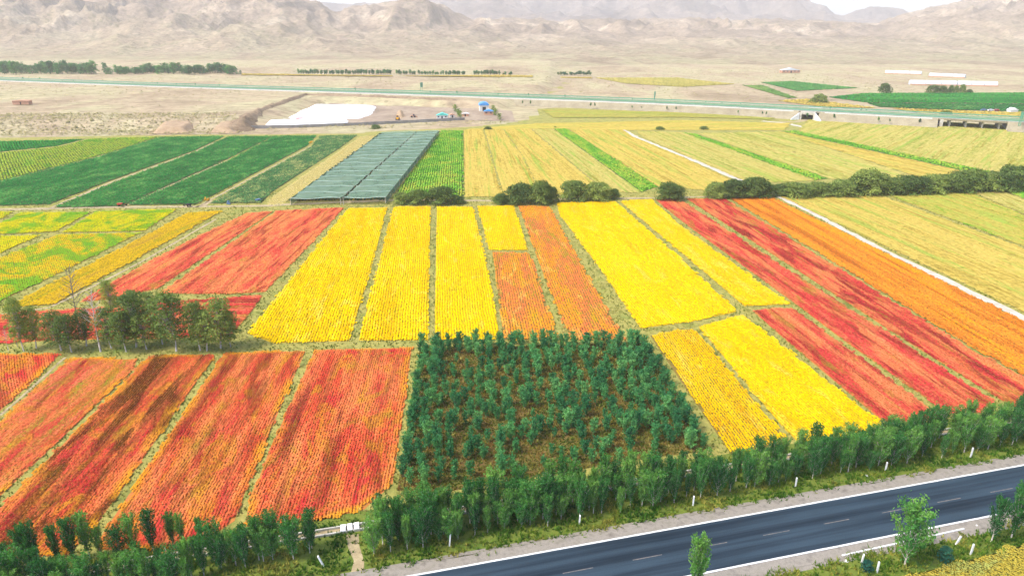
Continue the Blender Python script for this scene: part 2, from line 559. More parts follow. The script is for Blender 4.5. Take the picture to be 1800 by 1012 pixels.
def sheet(name, poly, z, mat, kind=None, take=True, th=0.0):
    """flat patch; with th it is a slab"""
    if take: TAKEN.append(np.array(poly))
    v = [(p[0], p[1], z) for p in poly]
    n = len(v)
    f = [list(range(n))]
    if th:
        v += [(p[0], p[1], z - th) for p in poly]
        f += [[(i + 1) % n, i, n + i, n + (i + 1) % n] for i in range(n)]
    me = bpy.data.meshes.new(name); me.from_pydata(v, [], f); me.materials.append(mat); me.update()
    a = np.array(poly); x, y = a[:, 0], a[:, 1]
    if np.dot(x, np.roll(y, -1)) - np.dot(y, np.roll(x, -1)) < 0: me.flip_normals()
    o = link(name, me)
    if kind: tag(o, kind=kind)
    return o


# ------------------------------------------------------------------ crop fields
OCT_F = np.array([(0, 1, 4), (1, 2, 4), (2, 3, 4), (3, 0, 4), (1, 0, 5), (2, 1, 5), (3, 2, 5), (0, 3, 5)])
LOW_F = OCT_F[:4]


def tufts(pts, h, wd, z0=0.0, faces=OCT_F, spread=0.5, phi=None, elong=1.0):
    ring = 0.42 if len(faces) == 8 else 0.66
    """one leafy head for every point"""
    n = len(pts)
    a = rng.random(n) * 6.28
    hh = h * ((0.7 + 0.6 * rng.random(n)) if len(faces) == 8 else (0.82 + 0.36 * rng.random(n)))
    ww = wd * (0.7 + 0.6 * rng.random(n))
    V = np.zeros((n, 6, 3), np.float32)
    for k in range(4):
        t = a + k * math.pi / 2 + (rng.random(n) - 0.5) * 0.8
        r = ww * 0.5 * (0.75 + 0.5 * rng.random(n))
        V[:, k, 0] = pts[:, 0] + np.cos(t) * r
        V[:, k, 1] = pts[:, 1] + np.sin(t) * r
        V[:, k, 2] = z0 + hh * (ring + 0.3 * (rng.random(n) - 0.5))
    V[:, 4, 0] = pts[:, 0] + (rng.random(n) - 0.5) * ww * spread
    V[:, 4, 1] = pts[:, 1] + (rng.random(n) - 0.5) * ww * spread
    V[:, 4, 2] = z0 + hh
    V[:, 5, :2] = pts
    V[:, 5, 2] = z0
    if phi is not None:
        dv = np.array([math.cos(phi), math.sin(phi)])
        off = V[:, :, :2] - pts[:, None]
        V[:, :, :2] += (off @ dv)[..., None] * dv * (elong - 1)
    F = (faces[None] + (np.arange(n) * 6)[:, None, None]).reshape(-1, 3)
    return V.reshape(-1, 3), F, np.repeat(rng.random(n), 6)


def rows_in(poly, phi, rs, ps, jit=0.25, gap=None):
    c, s = math.cos(phi), math.sin(phi)
    along = poly @ np.array([c, s]); acr = poly @ np.array([-s, c])
    A = np.arange(acr.min(), acr.max(), rs)
    B = np.arange(along.min(), along.max(), ps)
    AA, BB = np.meshgrid(A, B)
    AA = AA.ravel() + (rng.random(AA.size) - 0.5) * rs * jit
    BB = BB.ravel() + (rng.random(BB.size) - 0.5) * ps * 0.9
    AA += (vnoise(BB / 9, AA * 0 + 3.3) - 0.5) * 0.35
    x = BB * c - AA * s; y = BB * s + AA * c
    # ragged edge
    ex = (vnoise(x / 1.3, y / 1.3, 4) - 0.5) * 1.3; ey = (vnoise(x / 1.3, y / 1.3, 9) - 0.5) * 1.3
    k = in_poly(x + ex, y + ey, poly)
    if gap: k &= vnoise(x / 2.2, y / 2.2, 13) * 0.7 + rng.random(len(x)) * 0.3 > gap
    return np.stack([x[k], y[k]], 1)


NT = [0]


def row_angle(w):
    best = 0; phi = 0
    for i in range(len(w)):
        d = w[(i + 1) % len(w)] - w[i]; l = np.hypot(*d)
        if l > best: best = l; phi = math.atan2(d[1], d[0])
    if phi < 0: phi += math.pi
    return phi


def field(name, px, pal, label, cat, rs=0.5, ps=0.42, h=0.9, wd=0.5, soil=None, fine=None, fineamt=0.35, across=5, along=35, z=0.0,
          gap=0.0, phi=None, patches=(), edge=None, scat=0.5, elong=1.0, faces=OCT_F, jit=0.25, z0=0.0, trans=0.2, zs=0.012):
    wpoly = PP(px, z0) if not isinstance(px, np.ndarray) else px
    TAKEN.append(wpoly)
    if phi is None: phi = row_angle(wpoly)
    pts = rows_in(wpoly, phi, rs, ps, jit, gap)
    V, F, T = tufts(pts, h, wd, z0 + zs, faces, 0.5, phi, elong)
    NT[0] += len(F)
    n = len(wpoly)
    base = np.array([(p[0], p[1], z0 + zs) for p in wpoly])
    me = bpy.data.meshes.new(name)
    # soil face as a fan of triangles round a true polygon tessellation
    from mathutils.geometry import tessellate_polygon
    tri = np.array(tessellate_polygon([[Vector(b) for b in base]]))
    p0 = base[tri[:, 0]]; p1 = base[tri[:, 1]]; p2 = base[tri[:, 2]]
    nz = (p1[:, 0] - p0[:, 0]) * (p2[:, 1] - p0[:, 1]) - (p1[:, 1] - p0[:, 1]) * (p2[:, 0] - p0[:, 0])
    tri[nz < 0] = tri[nz < 0][:, ::-1]
    v = np.vstack([V, base]); f = np.vstack([F, tri + len(V)])
    mi = np.r_[np.zeros(len(F)), np.ones(len(tri))]
    cm = cropmat(name + '_crop', pal, math.pi / 2 - phi, across, along, fine, fineamt, off=rng.random() * 50, trans=trans, patches=patches, edge=edge, scat=scat)
    me = mesh_np(name, v, f, [cm, soil or M['soil']], mi, smooth=True)
    at = me.attributes.new('tint', 'FLOAT', 'POINT')
    at.data.foreach_set('value', np.r_[T, np.full(len(base), 0.5)].astype(np.float32))
    if edge:
        dd = np.clip(1.15 - poly_dist(pts[:, 0], pts[:, 1], wpoly) / 1.3, 0, 0.85)
        me.attributes.new('edge', 'FLOAT', 'POINT').data.foreach_set('value', np.r_[np.repeat(dd, 6), np.zeros(len(base))].astype(np.float32))
    o = link(name, me)
    tag(o, label, cat, kind='stuff')
    return o


M['soil'] = mottled('soil', lin(104, 92, 40), lin(140, 118, 56), 0.4, lin(92, 98, 40))
M['soil_red'] = mottled('soil_red', lin(168, 96, 54), lin(196, 116, 58), 0.4, lin(150, 116, 54))
M['soil_yellow'] = mottled('soil_yellow', lin(176, 148, 24), lin(204, 170, 24), 0.4, lin(140, 136, 28))
M['soil_green'] = mottled('soil_green', lin(50, 84, 42), lin(84, 96, 54), 0.35, lin(44, 78, 40))
M['soil_straw'] = mottled('soil_straw', lin(170, 152, 76), lin(190, 172, 92), 0.2, lin(158, 152, 70))

YEL = [(0.12, lin(230, 182, 4)), (0.40, lin(242, 200, 2)), (0.62, lin(246, 207, 2)), (0.88, lin(240, 206, 30))]
YEL2 = [(0.15, lin(190, 144, 28)), (0.38, lin(230, 180, 8)), (0.62, lin(240, 194, 4)), (0.85, lin(208, 170, 48))]
PALEY = [(0.15, lin(224, 192, 28)), (0.5, lin(242, 200, 6)), (0.85, lin(232, 206, 76))]
REDO = [(0.08, lin(190, 54, 34)), (0.26, lin(214, 72, 40)), (0.42, lin(224, 90, 44)), (0.56, lin(230, 112, 52)), (0.70, lin(234, 130, 70)), (0.88, lin(228, 142, 44))]
REDD = [(0.10, lin(186, 56, 34)), (0.30, lin(212, 72, 40)), (0.46, lin(226, 98, 46)), (0.60, lin(232, 120, 56)), (0.74, lin(214, 62, 48)), (0.88, lin(224, 134, 40))]
SALM = [(0.14, lin(198, 52, 54)), (0.34, lin(228, 76, 58)), (0.50, lin(236, 104, 66)), (0.66, lin(244, 132, 70)), (0.85, lin(242, 152, 80))]
CRIM = [(0.10, lin(160, 46, 42)), (0.28, lin(200, 46, 50)), (0.46, lin(214, 62, 56)), (0.62, lin(228, 98, 68)), (0.84, lin(232, 136, 84))]
CRIMD = [(0.10, lin(120, 56, 34)), (0.28, lin(164, 44, 44)), (0.46, lin(206, 48, 54)), (0.64, lin(222, 88, 60)), (0.82, lin(214, 114, 52))]
ORMX = [(0.12, lin(172, 150, 44)), (0.32, lin(222, 112, 56)), (0.48, lin(230, 132, 44)), (0.62, lin(234, 158, 28)), (0.8, lin(216, 96, 62))]
ORANGE = [(0.10, lin(196, 104, 6)), (0.34, lin(230, 134, 2)), (0.6, lin(242, 148, 2)), (0.88, lin(236, 160, 26))]
YGRN = [(0.1, lin(112, 160, 28)), (0.3, lin(172, 184, 22)), (0.52, lin(210, 194, 14)), (0.7, lin(196, 188, 28)), (0.9, lin(140, 168, 38))]
OLIVE = [(0.12, lin(160, 162, 36)), (0.4, lin(206, 168, 28)), (0.6, lin(214, 176, 26)), (0.85, lin(188, 152, 50))]
OLIVG = [(0.1, lin(104, 166, 40)), (0.3, lin(160, 182, 36)), (0.48, lin(218, 172, 24)), (0.64, lin(200, 182, 34)), (0.85, lin(120, 172, 44))]
REDG = [(0.10, lin(136, 148, 44)), (0.28, lin(186, 140, 60)), (0.44, lin(224, 112, 66)), (0.58, lin(230, 128, 78)), (0.74, lin(214, 70, 62)), (0.88, lin(206, 146, 50))]
WHEAT = [(0.10, lin(164, 144, 62)), (0.36, lin(194, 170, 80)), (0.60, lin(206, 182, 92)), (0.88, lin(176, 166, 72))]
WHEATG = [(0.10, lin(136, 150, 62)), (0.36, lin(176, 170, 86)), (0.58, lin(196, 182, 104)), (0.85, lin(178, 164, 78))]
STRAW = [(0.25, lin(222, 206, 138)), (0.5, lin(232, 218, 152)), (0.8, lin(218, 198, 122))]
BRTG = [(0.2, lin(90, 156, 46)), (0.42, lin(116, 178, 56)), (0.6, lin(142, 188, 62)), (0.8, lin(176, 184, 70))]
GRN = [(0.2, lin(34, 122, 50)), (0.45, lin(44, 138, 54)), (0.7, lin(72, 150, 62))]
POT = [(0.15, lin(30, 98, 46)), (0.42, lin(42, 114, 52)), (0.6, lin(54, 128, 58)), (0.85, lin(98, 150, 74))]
DARKG = lin(96, 116, 30)

SR, SY, SG, SS = M['soil_red'], M['soil_yellow'], M['soil_green'], M['soil_straw']
q = 'quinoa field'
# --- lower left plots, nearest
MAROON, BROWN, OCHRE, ROSE = lin(112, 32, 28), lin(82, 52, 22), lin(206, 150, 40), lin(204, 36, 46)
near = dict(elong=1.5, rs=0.42, ps=0.165, h=0.30, wd=0.34, soil=SR, faces=LOW_F, jit=0.45, edge=lin(226, 160, 40),
            scat=0.3, patches=[(ROSE, 0.48, 0.60, 3.0, 20, 0.85), (OCHRE, 0.51, 0.60, 3.5, 10, 0.7), (lin(236, 130, 62), 0.51, 0.60, 2.0, 20, 0.6), (MAROON, 0.52, 0.68, 3.2, 30, 0.75), (lin(164, 140, 46), 0.56, 0.66, 3.0, 9, 0.6)])
field('quinoa_field', [(-60, 628), (0, 623), (106, 622), (60, 668), (0, 722), (-60, 775)], REDO, 'small orange red plot cut by the left photo edge, above the pale path', q, across=4, **near)
field('quinoa_field', [(122, 630), (180, 630), (240, 632), (236, 648), (110, 768), (0, 872), (-70, 935), (-70, 800), (0, 741), (60, 688)], REDG, 'orange plot with green upper corner at far left', q, fine=lin(120, 150, 40), fineamt=0.4, across=4, **near)
field('quinoa_field', [(262, 627), (320, 624), (378, 626), (345, 672), (168, 925), (120, 975), (-60, 985), (-60, 945), (0, 893)], REDD, 'orange plot with dark brown diagonal swathes', q, across=5.5, along=26, **{**near, 'patches': near['patches'] + [(BROWN, 0.47, 0.56, 3.6, 26, 0.9)]})
field('quinoa_field', [(394, 621), (537, 617), (500, 700), (440, 840), (412, 915), (330, 970), (172, 965), (180, 938)], REDO, 'wide red orange plot between two straw coloured grass strips', q, across=4, along=22, **{**near, 'patches': near['patches'] + [(BROWN, 0.52, 0.66, 4.5, 18, 0.6)]})
field('quinoa_field', [(553, 616), (724, 611), (712, 700), (690, 850), (640, 895), (560, 915), (430, 925), (436, 895), (470, 800)], REDO, 'red orange plot beside the young tree plantation', q, across=3.5, along=25, **near)
# --- middle left plots
redp = [(lin(134, 42, 36), 0.49, 0.60, 2.0, 22, 0.75), (lin(238, 146, 76), 0.50, 0.60, 2.4, 18, 0.7), (lin(160, 140, 50), 0.57, 0.65, 2.5, 12, 0.6)]
mid = dict(elong=1.5, rs=0.48, jit=0.5, ps=0.26, h=0.32, wd=0.44, faces=LOW_F, scat=0.35)
field('quinoa_field', [(0, 373), (24, 373), (0, 386), (-60, 415), (-60, 380)], YGRN, 'tiny yellow green corner plot at the left photo edge', q, soil=M['soil'], **mid)
field('quinoa_field', [(38, 374), (158, 374), (97, 408), (0, 412), (-60, 414), (-60, 424), (0, 394)], YGRN, 'yellow green plot at the left edge below the dirt track', q, patches=[(lin(104, 168, 40), 0.49, 0.58, 8, 13, 0.85)], soil=M['soil'], across=9, along=14, **mid)
field('quinoa_field', [(170, 372), (312, 368), (254, 406), (111, 409)], YGRN, 'bright yellow green plot below the potato blocks', q, patches=[(lin(104, 168, 40), 0.49, 0.58, 8, 13, 0.85)], soil=M['soil'], across=9, along=14, **mid)
field('quinoa_field', [(71, 414), (0, 445), (-80, 480), (-80, 418)], YGRN, 'small yellow plot squeezed against the left photo edge', q, soil=M['soil'], across=9, along=14, **mid)
field('quinoa_field', [(101, 413), (246, 410), (150, 458), (0, 530), (-80, 570), (-80, 490), (0, 454)], OLIVG, 'ochre plot with green swathes at left', q, patches=[(lin(104, 168, 40), 0.49, 0.58, 8, 13, 0.85)], soil=M['soil'], across=8, along=16, **mid)
field('quinoa_field', [(330, 374), (392, 371), (345, 397), (250, 450), (96, 535), (10, 541), (100, 494), (250, 418)], OLIVE, 'narrow olive ochre strip left of the red strips', q, soil=M['soil'], across=5, **mid)
field('quinoa_field', [(434, 375), (480, 372), (345, 462), (276, 508), (190, 526), (140, 531), (205, 492), (330, 425)], SALM, 'narrow salmon red strip in the left middle', q, patches=redp, soil=SR, across=3, **mid)
field('quinoa_field', [(487, 371), (604, 366), (540, 436), (466, 513), (400, 517), (280, 516), (330, 482)], SALM, 'broad scarlet plot left of the yellow plots', q, patches=redp, soil=SR, across=5, along=18, **mid)
field('quinoa_field', [(336, 528), (462, 520), (430, 562), (404, 590), (300, 594), (90, 598), (0, 604), (-80, 612), (-80, 560), (0, 553), (90, 546), (200, 541)], CRIM, 'crimson strip behind the row of tall trees', q, patches=redp, soil=SR, across=5, along=18, **mid)
# --- yellow and orange plots in the middle
yl = dict(elong=1.7, rs=0.58, ps=0.24, h=0.32, wd=0.48, faces=LOW_F, jit=0.35, scat=0.3, patches=[(lin(232, 176, 8), 0.51, 0.61, 2.6, 16, 0.4), (lin(238, 220, 110), 0.56, 0.66, 2.2, 9, 0.35), (lin(176, 164, 30), 0.58, 0.66, 1.6, 6, 0.6)])
field('quinoa_field', [(612, 367), (680, 366), (650, 480), (613, 599), (480, 603), (436, 586), (520, 480)], YEL, 'leftmost yellow plot with slanting left edge', q, soil=SY, **yl)
field('quinoa_field', [(692, 364), (756, 364), (752, 598), (631, 598), (662, 480)], YEL, 'second yellow plot from the left', q, soil=SY, **yl)
field('quinoa_field', [(768, 364), (831, 364), (856, 470), (880, 596), (764, 598)], YEL, 'third yellow plot, behind the top of the plantation', q, soil=SY, **yl)
field('quinoa_field', [(839, 363), (903, 362), (928, 440), (861, 440)], YEL, 'short yellow plot above the small orange plot', q, soil=SY, **yl)
field('quinoa_field', [(866, 444), (931, 446), (982, 598), (886, 598)], ORMX, 'small salmon orange plot below the short yellow one', q, soil=M['soil'], fine=DARKG, **yl)
field('quinoa_field', [(911, 362), (966, 364), (1030, 480), (1098, 597), (1005, 599), (958, 490)], ORMX, 'long orange strip left of the biggest yellow plot', q, soil=M['soil'], fine=DARKG, **yl)
field('quinoa_field', [(979, 357), (1080, 354), (1197, 455), (1296, 548), (1210, 566), (1126, 577), (1062, 482), (983, 376)], YEL, 'biggest bright yellow plot right of centre', q, soil=SY, **yl)
field('quinoa_field', [(1090, 354), (1145, 351), (1200, 400), (1388, 535), (1308, 538), (1205, 450)], PALEY, 'pale yellow strip beside the crimson strip', q, soil=SY, **yl)
field('quinoa_field', [(1143, 590), (1218, 578), (1300, 672), (1378, 768), (1340, 790), (1285, 798), (1210, 690)], YEL2, 'ochre yellow strip right of the plantation', q, soil=M['soil'], across=2.5, **{**yl, 'rs': 0.48, 'ps': 0.19, 'wd': 0.38})
field('quinoa_field', [(1228, 574), (1308, 555), (1366, 602), (1552, 746), (1500, 768), (1405, 778), (1380, 755), (1300, 660)], YEL, 'yellow plot above the roadside trees at lower right', q, soil=SY, fine=lin(206, 160, 40), **{**yl, 'rs': 0.48, 'ps': 0.19, 'wd': 0.38})
# --- red strips on the right
field('quinoa_field', [(1322, 546), (1392, 541), (1478, 604), (1640, 722), (1650, 733), (1575, 745), (1545, 735), (1384, 600)], CRIM, 'short scarlet wedge at lower right', q, patches=redp, soil=SR, across=4, **{**mid, 'ps': 0.21, 'wd': 0.38})
field('quinoa_field', [(1152, 351), (1196, 351), (1390, 478), (1588, 604), (1748, 706), (1720, 725), (1668, 728), (1488, 602), (1398, 534), (1205, 394)], CRIM, 'long crimson strip next to the pale yellow strip', q, patches=redp, soil=SR, across=4, **{**mid, 'ps': 0.21, 'wd': 0.38})
field('quinoa_field', [(1207, 350), (1274, 350), (1480, 476), (1706, 614), (1850, 692), (1850, 745), (1768, 708), (1604, 606), (1400, 474)], CRIMD, 'long crimson strip with dark edge beside the orange field', q, patches=redp, soil=SR, across=4.5, **{**mid, 'ps': 0.21, 'wd': 0.38})
field('quinoa_field', [(1284, 350), (1356, 347), (1540, 437), (1900, 614), (1900, 716), (1700, 606), (1480, 470)], ORANGE, 'long bright orange field along the white path', q, soil=M['soil'], across=2.5, along=60, elong=1.6, jit=0.5, rs=0.48, ps=0.26, h=0.3, wd=0.43, faces=LOW_F, patches=[(lin(186, 98, 8), 0.52, 0.62, 1.8, 45, 0.8)], scat=0.3)
# --- grain right of the path
wh = dict(elong=2.5, soil=SS, rs=0.6, ps=0.62, h=0.25, wd=0.85, faces=LOW_F, patches=[(lin(140, 172, 66), 0.54, 0.63, 3.0, 70, 0.7), (lin(156, 134, 54), 0.56, 0.63, 1.2, 30, 0.7)])
field('wheat_field', [(1374, 346), (1546, 344), (1800, 437), (1950, 492), (1950, 625), (1800, 549), (1545, 427)], WHEAT, 'pale wheat field right of the white path', 'wheat field', across=3.5, along=60, fine=lin(170, 172, 90), **wh)
field('wheat_field', [(1560, 343), (1704, 339), (1800, 379), (1900, 420), (1900, 472), (1800, 433)], OLIVG[:1] + [(0.5, lin(190, 170, 80)), (0.75, lin(170, 176, 76))], 'olive green plot below the long hedge', 'wheat field', across=6, along=30, **wh)
field('wheat_field', [(1712, 339), (1764, 337), (1900, 395), (1900, 417), (1800, 376)], WHEATG, 'narrow straw strip below the long hedge', 'wheat field', **wh)
field('wheat_field', [(1772, 337), (1900, 332), (1900, 392)], BRTG, 'small green corner plot at the right edge under the hedge', 'wheat field', **wh)
# --- back left: potatoes and greens
pt = dict(soil=SG, rs=0.95, ps=0.62, h=0.7, wd=0.82, across=6, along=12, faces=LOW_F, scat=1.0)
c2 = 'potato field'
field('green_field', [(-80, 252), (0, 249), (148, 245), (100, 257), (0, 267), (-80, 276)], GRN, 'bright emerald strip at the far left', 'crop field', rs=1.3, ps=1.3, h=0.45, wd=1.6, soil=SG)
field('green_field', [(-80, 278), (0, 269), (100, 259), (162, 244), (277, 241), (170, 275), (0, 318), (-80, 340)], [(0.2, lin(110, 170, 50)), (0.5, lin(176, 186, 66)), (0.75, lin(140, 180, 56))], 'yellow green field left of the potato blocks', 'crop field', rs=1.2, ps=1.2, h=0.4, wd=1.4, across=9, along=30, soil=SG)
field('potato_field', [(-80, 343), (0, 320), (172, 277), (281, 242), (395, 240), (342, 265), (200, 316), (86, 360), (0, 362), (-80, 364)], POT, 'leftmost dark green potato block', c2, fine=lin(96, 142, 84), fineamt=0.4, **pt)
field('potato_field', [(94, 366), (204, 321), (346, 267), (400, 241), (480, 240), (400, 280), (214, 363)], POT, 'second dark green potato block from the left', c2, fine=lin(96, 142, 84), fineamt=0.4, **pt)
field('potato_field', [(224, 361), (406, 281), (483, 240), (556, 239), (540, 257), (344, 360)], POT, 'third dark green potato block, widest', c2, fine=lin(96, 142, 84), fineamt=0.4, **pt)
field('potato_field', [(368, 358), (548, 258), (562, 240), (628, 238), (600, 259), (478, 338), (460, 357)], [(0.2, lin(40, 100, 56)), (0.5, lin(70, 124, 70)), (0.8, lin(150, 160, 96))], 'sparse green potato block beside the straw strip', c2, fine=lin(196, 180, 120), fineamt=0.6, gap=0.22, **pt)
field('straw_field', [(634, 240), (662, 238), (600, 289), (510, 348), (494, 362), (468, 362), (480, 345)], STRAW, 'pale straw stubble strip left of the shade net', 'stubble field', rs=0.9, ps=1.2, h=0.2, wd=0.9, across=2, along=60, soil=SS)
field('green_field', [(776, 230), (813, 230), (815, 345), (694, 346), (700, 335)], BRTG, 'bright green strip right of the shade net', 'crop field', rs=1.0, ps=1.0, h=0.5, wd=1.2, across=9, along=14, soil=SG)
wb = dict(elong=2.5, rs=0.8, ps=0.95, h=0.22, wd=1.2, soil=SS, across=2.6, along=90, faces=LOW_F, patches=[(lin(140, 172, 66), 0.54, 0.63, 3.0, 70, 0.7), (lin(156, 134, 54), 0.56, 0.63, 1.2, 30, 0.7)])
DK = lin(150, 132, 56)
w_ = 'wheat field'
field('wheat_field', [(816, 229), (848, 228), (862, 275), (882, 345), (818, 346)], WHEAT, 'leftmost golden wheat strip behind the hedge bushes', w_, fine=DK, **wb)
field('wheat_field', [(852, 228), (884, 228), (918, 275), (948, 340), (888, 346), (868, 280)], WHEAT, 'second golden wheat strip from the left', w_, fine=DK, **wb)
field('wheat_field', [(887, 228), (932, 227), (1062, 338), (952, 342), (922, 277)], WHEAT, 'third golden wheat strip with dark flattened spots', w_, fine=DK, fineamt=0.6, **wb)
field('wheat_field', [(935, 227), (972, 227), (1126, 338), (1068, 338)], WHEATG, 'greenish wheat strip left of the bright green strip', w_, fine=DK, **wb)
field('green_field', [(974, 227), (997, 227), (1156, 328), (1128, 338)], BRTG, 'narrow bright green strip between wheat strips', 'crop field', rs=1.0, ps=1.0, h=0.5, wd=1.2, soil=SG)
field('wheat_field', [(1000, 227), (1095, 229), (1112, 241), (1196, 275), (1288, 318), (1240, 334), (1158, 328)], WHEAT, 'wide golden wheat field left of the pale field track', w_, fine=lin(170, 176, 84), **wb)
field('wheat_field', [(1120, 231), (1200, 233), (1432, 317), (1320, 322), (1208, 275), (1130, 241)], WHEATG, 'wheat field right of the pale field track', w_, fine=DK, **wb)
field('green_field', [(1204, 234), (1222, 236), (1455, 314), (1434, 317)], BRTG, 'green strip crossing the wheat right of the track', 'crop field', rs=1.0, ps=1.0, h=0.45, wd=1.3, soil=SG)
wf = dict(elong=2.5, rs=1.3, ps=1.5, h=0.22, wd=1.9, soil=SS, across=5, along=150, faces=LOW_F, patches=[(lin(140, 172, 66), 0.54, 0.63, 3.0, 70, 0.7), (lin(156, 134, 54), 0.56, 0.63, 1.2, 30, 0.7)])
field('wheat_field', [(1226, 235), (1372, 232), (1445, 258), (1610, 312), (1462, 315)], WHEATG, 'pale wheat field above the left end of the long hedge', w_, fine=lin(150, 190, 80), **wf)
field('green_field', [(1376, 231), (1398, 230), (1742, 302), (1712, 304)], BRTG, 'long green strip through the pale wheat at right', 'crop field', rs=1.3, ps=1.3, h=0.4, wd=1.6, soil=SG)
field('wheat_field', [(1404, 232), (1424, 208), (1560, 210), (1700, 217), (1950, 232), (1950, 345), (1748, 302)], WHEATG, 'broad pale wheat land running to the right edge', w_, fine=lin(160, 186, 84), **wf)
field('wheat_field', [(1448, 257), (1372, 233), (1376, 232.5), (1708, 305), (1614, 311)], WHEAT, 'straw wheat wedge beside the long green strip', w_, **wf)
field('wheat_field', [(822, 228), (885, 222), (952, 217), (1200, 212), (1388, 217), (1376, 229), (1110, 229), (1000, 226.5)], [(0.3, lin(194, 174, 84)), (0.7, lin(206, 184, 90))], 'thin golden band across the top of the wheat strips', w_, **wf)
field('wheat_field', [(955, 193), (1200, 197), (1386, 200), (1352, 210), (1200, 206), (975, 207)], [(0.3, lin(158, 160, 76)), (0.7, lin(180, 168, 84))], 'green gold band in front of the raised highway', w_, z0=0.2, **wf)
# --- beyond the highway
fr = dict(rs=2.6, ps=2.6, h=0.5, wd=3.4, across=20, along=60, z0=0.3)
field('green_field', [(1457, 171), (1517, 164), (1800, 163), (1960, 164), (1960, 184), (1800, 182), (1640, 181), (1520, 180)], GRN, 'broad emerald field beyond the highway', 'crop field', soil=SG, **fr)
field('green_field', [(1524, 181), (1640, 182), (1800, 183), (1960, 185), (1960, 200), (1800, 196), (1664, 193), (1545, 188)], POT, 'darker green band under the emerald field', 'crop field', soil=SG, **fr)
field('wheat_field', [(1566, 190), (1664, 194), (1800, 198), (1960, 204), (1960, 216), (1800, 210), (1640, 203)], WHEAT, 'golden strip just beyond the highway bridge', w_, soil=SS, **fr)
field('green_field', [(1337, 145), (1393, 143), (1510, 155), (1400, 160)], [(0.3, lin(70, 138, 66)), (0.7, lin(92, 150, 76))], 'small green wedge far right of centre', 'crop field', soil=SG, **fr)
field('green_field', [(1305, 150), (1340, 150), (1400, 172), (1386, 173)], [(0.3, lin(100, 144, 70)), (0.7, lin(130, 160, 80))], 'thin green sliver beside the gully', 'crop field', soil=SG, **fr)
field('wheat_field', [(1366, 177), (1420, 174), (1540, 190), (1446, 188)], WHEAT, 'golden wedge beside the round bush', w_, soil=SS, **fr)
field('wheat_field', [(1046, 137), (1190, 137), (1292, 148), (1200, 153), (1100, 147)], [(0.3, lin(184, 176, 92)), (0.7, lin(198, 184, 100))], 'yellow patch on the far plain', w_, soil=SS, **{**fr, 'z0': 0.3})
fr2 = {**fr, 'z0': PLAT + 0.8}
field('wheat_field', [(700, 133.5), (880, 132), (936, 133), (936, 135.8), (870, 135.5)], WHEAT, 'thin yellow line before the far tree rows', w_, soil=SS, **fr2)
field('wheat_field', [(985, 135.5), (1040, 136), (1040, 138), (985, 137)], WHEAT, 'short yellow line before the rightmost far tree row', w_, soil=SS, **fr)
field('wheat_field', [(425, 129.5), (560, 131.5), (690, 133), (690, 134.5), (425, 132)], WHEAT, 'thin yellow line right of the left grove', w_, soil=SS, **fr2)
# --- nearest grain, bottom right corner
nearw = PP([(1500, 1040), (1600, 1010), (1700, 985), (1800, 957), (1900, 930), (2000, 1000), (1800, 1100), (1560, 1120)])
field('wheat_field', nearw, [(0.15, lin(140, 156, 60)), (0.4, lin(180, 172, 76)), (0.62, lin(196, 174, 66)), (0.85, lin(172, 178, 92))], 'ripening wheat in the bottom right corner', w_, rs=0.2, ps=0.2, h=0.3, wd=0.22, soil=M['soil_straw'], faces=LOW_F, across=5, along=12)

# ------------------------------------------------------------------ near road
RA = R(14.0)
RT = np.array([math.cos(RA), math.sin(RA)]); RN = np.array([-RT[1], RT[0]])
RO = np.array([-11.4, 62.9])


def RD(s, o): return RO + RT * s + RN * o


def road_strip(name, o0, o1, z, mat, s0=-160, s1=330, wob=0.0, step=1.5, kind='structure', take=False, parent=None):
    n = int((s1 - s0) / step) + 1
    ss = np.linspace(s0, s1, n)
    a = np.array([RD(s, o0 + (wob * (vnoise(np.array([s / 2.1]), np.array([1.5]))[0] - 0.5) if wob else 0)) for s in ss])
    b = np.array([RD(s, o1 + (wob * (vnoise(np.array([s / 1.7]), np.array([8.5]))[0] - 0.5) if wob else 0)) for s in ss])
    v = np.vstack([np.c_[a, np.full(n, z)], np.c_[b, np.full(n, z)]])
    i = np.arange(n - 1)
    f = np.stack([i, i + 1, n + i + 1, n + i], 1)
    o = link(name, mesh_np(name, v, f, mat), parent)
    if parent is None and kind: tag(o, kind=kind)
    if take: TAKEN.append(np.array([RD(s0, o0), RD(s1, o0), RD(s1, o1), RD(s0, o1)]))
    return o


def asphaltmat():
    m, nt, b = newmat('asphalt')
    ang = math.pi / 2 - RA
    n1 = noise(nt, 1.0, wpos(nt, ang, 0.9, 0.02), 4, 0.6)
    n2 = noise(nt, 6.0, wpos(nt), 5, 0.7)
    n4 = noise(nt, 0.25, wpos(nt, ang, 1, 0.3), 4, 0.6)
    r = ramp(nt, [(0.36, lin(32, 44, 55)), (0.62, lin(54, 70, 82))], n1)
    r2 = ramp(nt, [(0.3, (0.75,) * 3 + (1,)), (0.7, (1.2,) * 3 + (1,))], n2)
    r4 = ramp(nt, [(0.3, (0.8,) * 3 + (1,)), (0.7, (1.15,) * 3 + (1,))], n4)
    c = mixc(nt, mixc(nt, r.outputs[0], r2.outputs[0], 0.6, 'MULTIPLY'), r4.outputs[0], 0.7, 'MULTIPLY')
    nt.links.new(c, b.inputs['Base Color'])
    b.inputs['Roughness'].default_value = 0.85
    b.inputs['Specular IOR Level'].default_value = 0.1
    return m


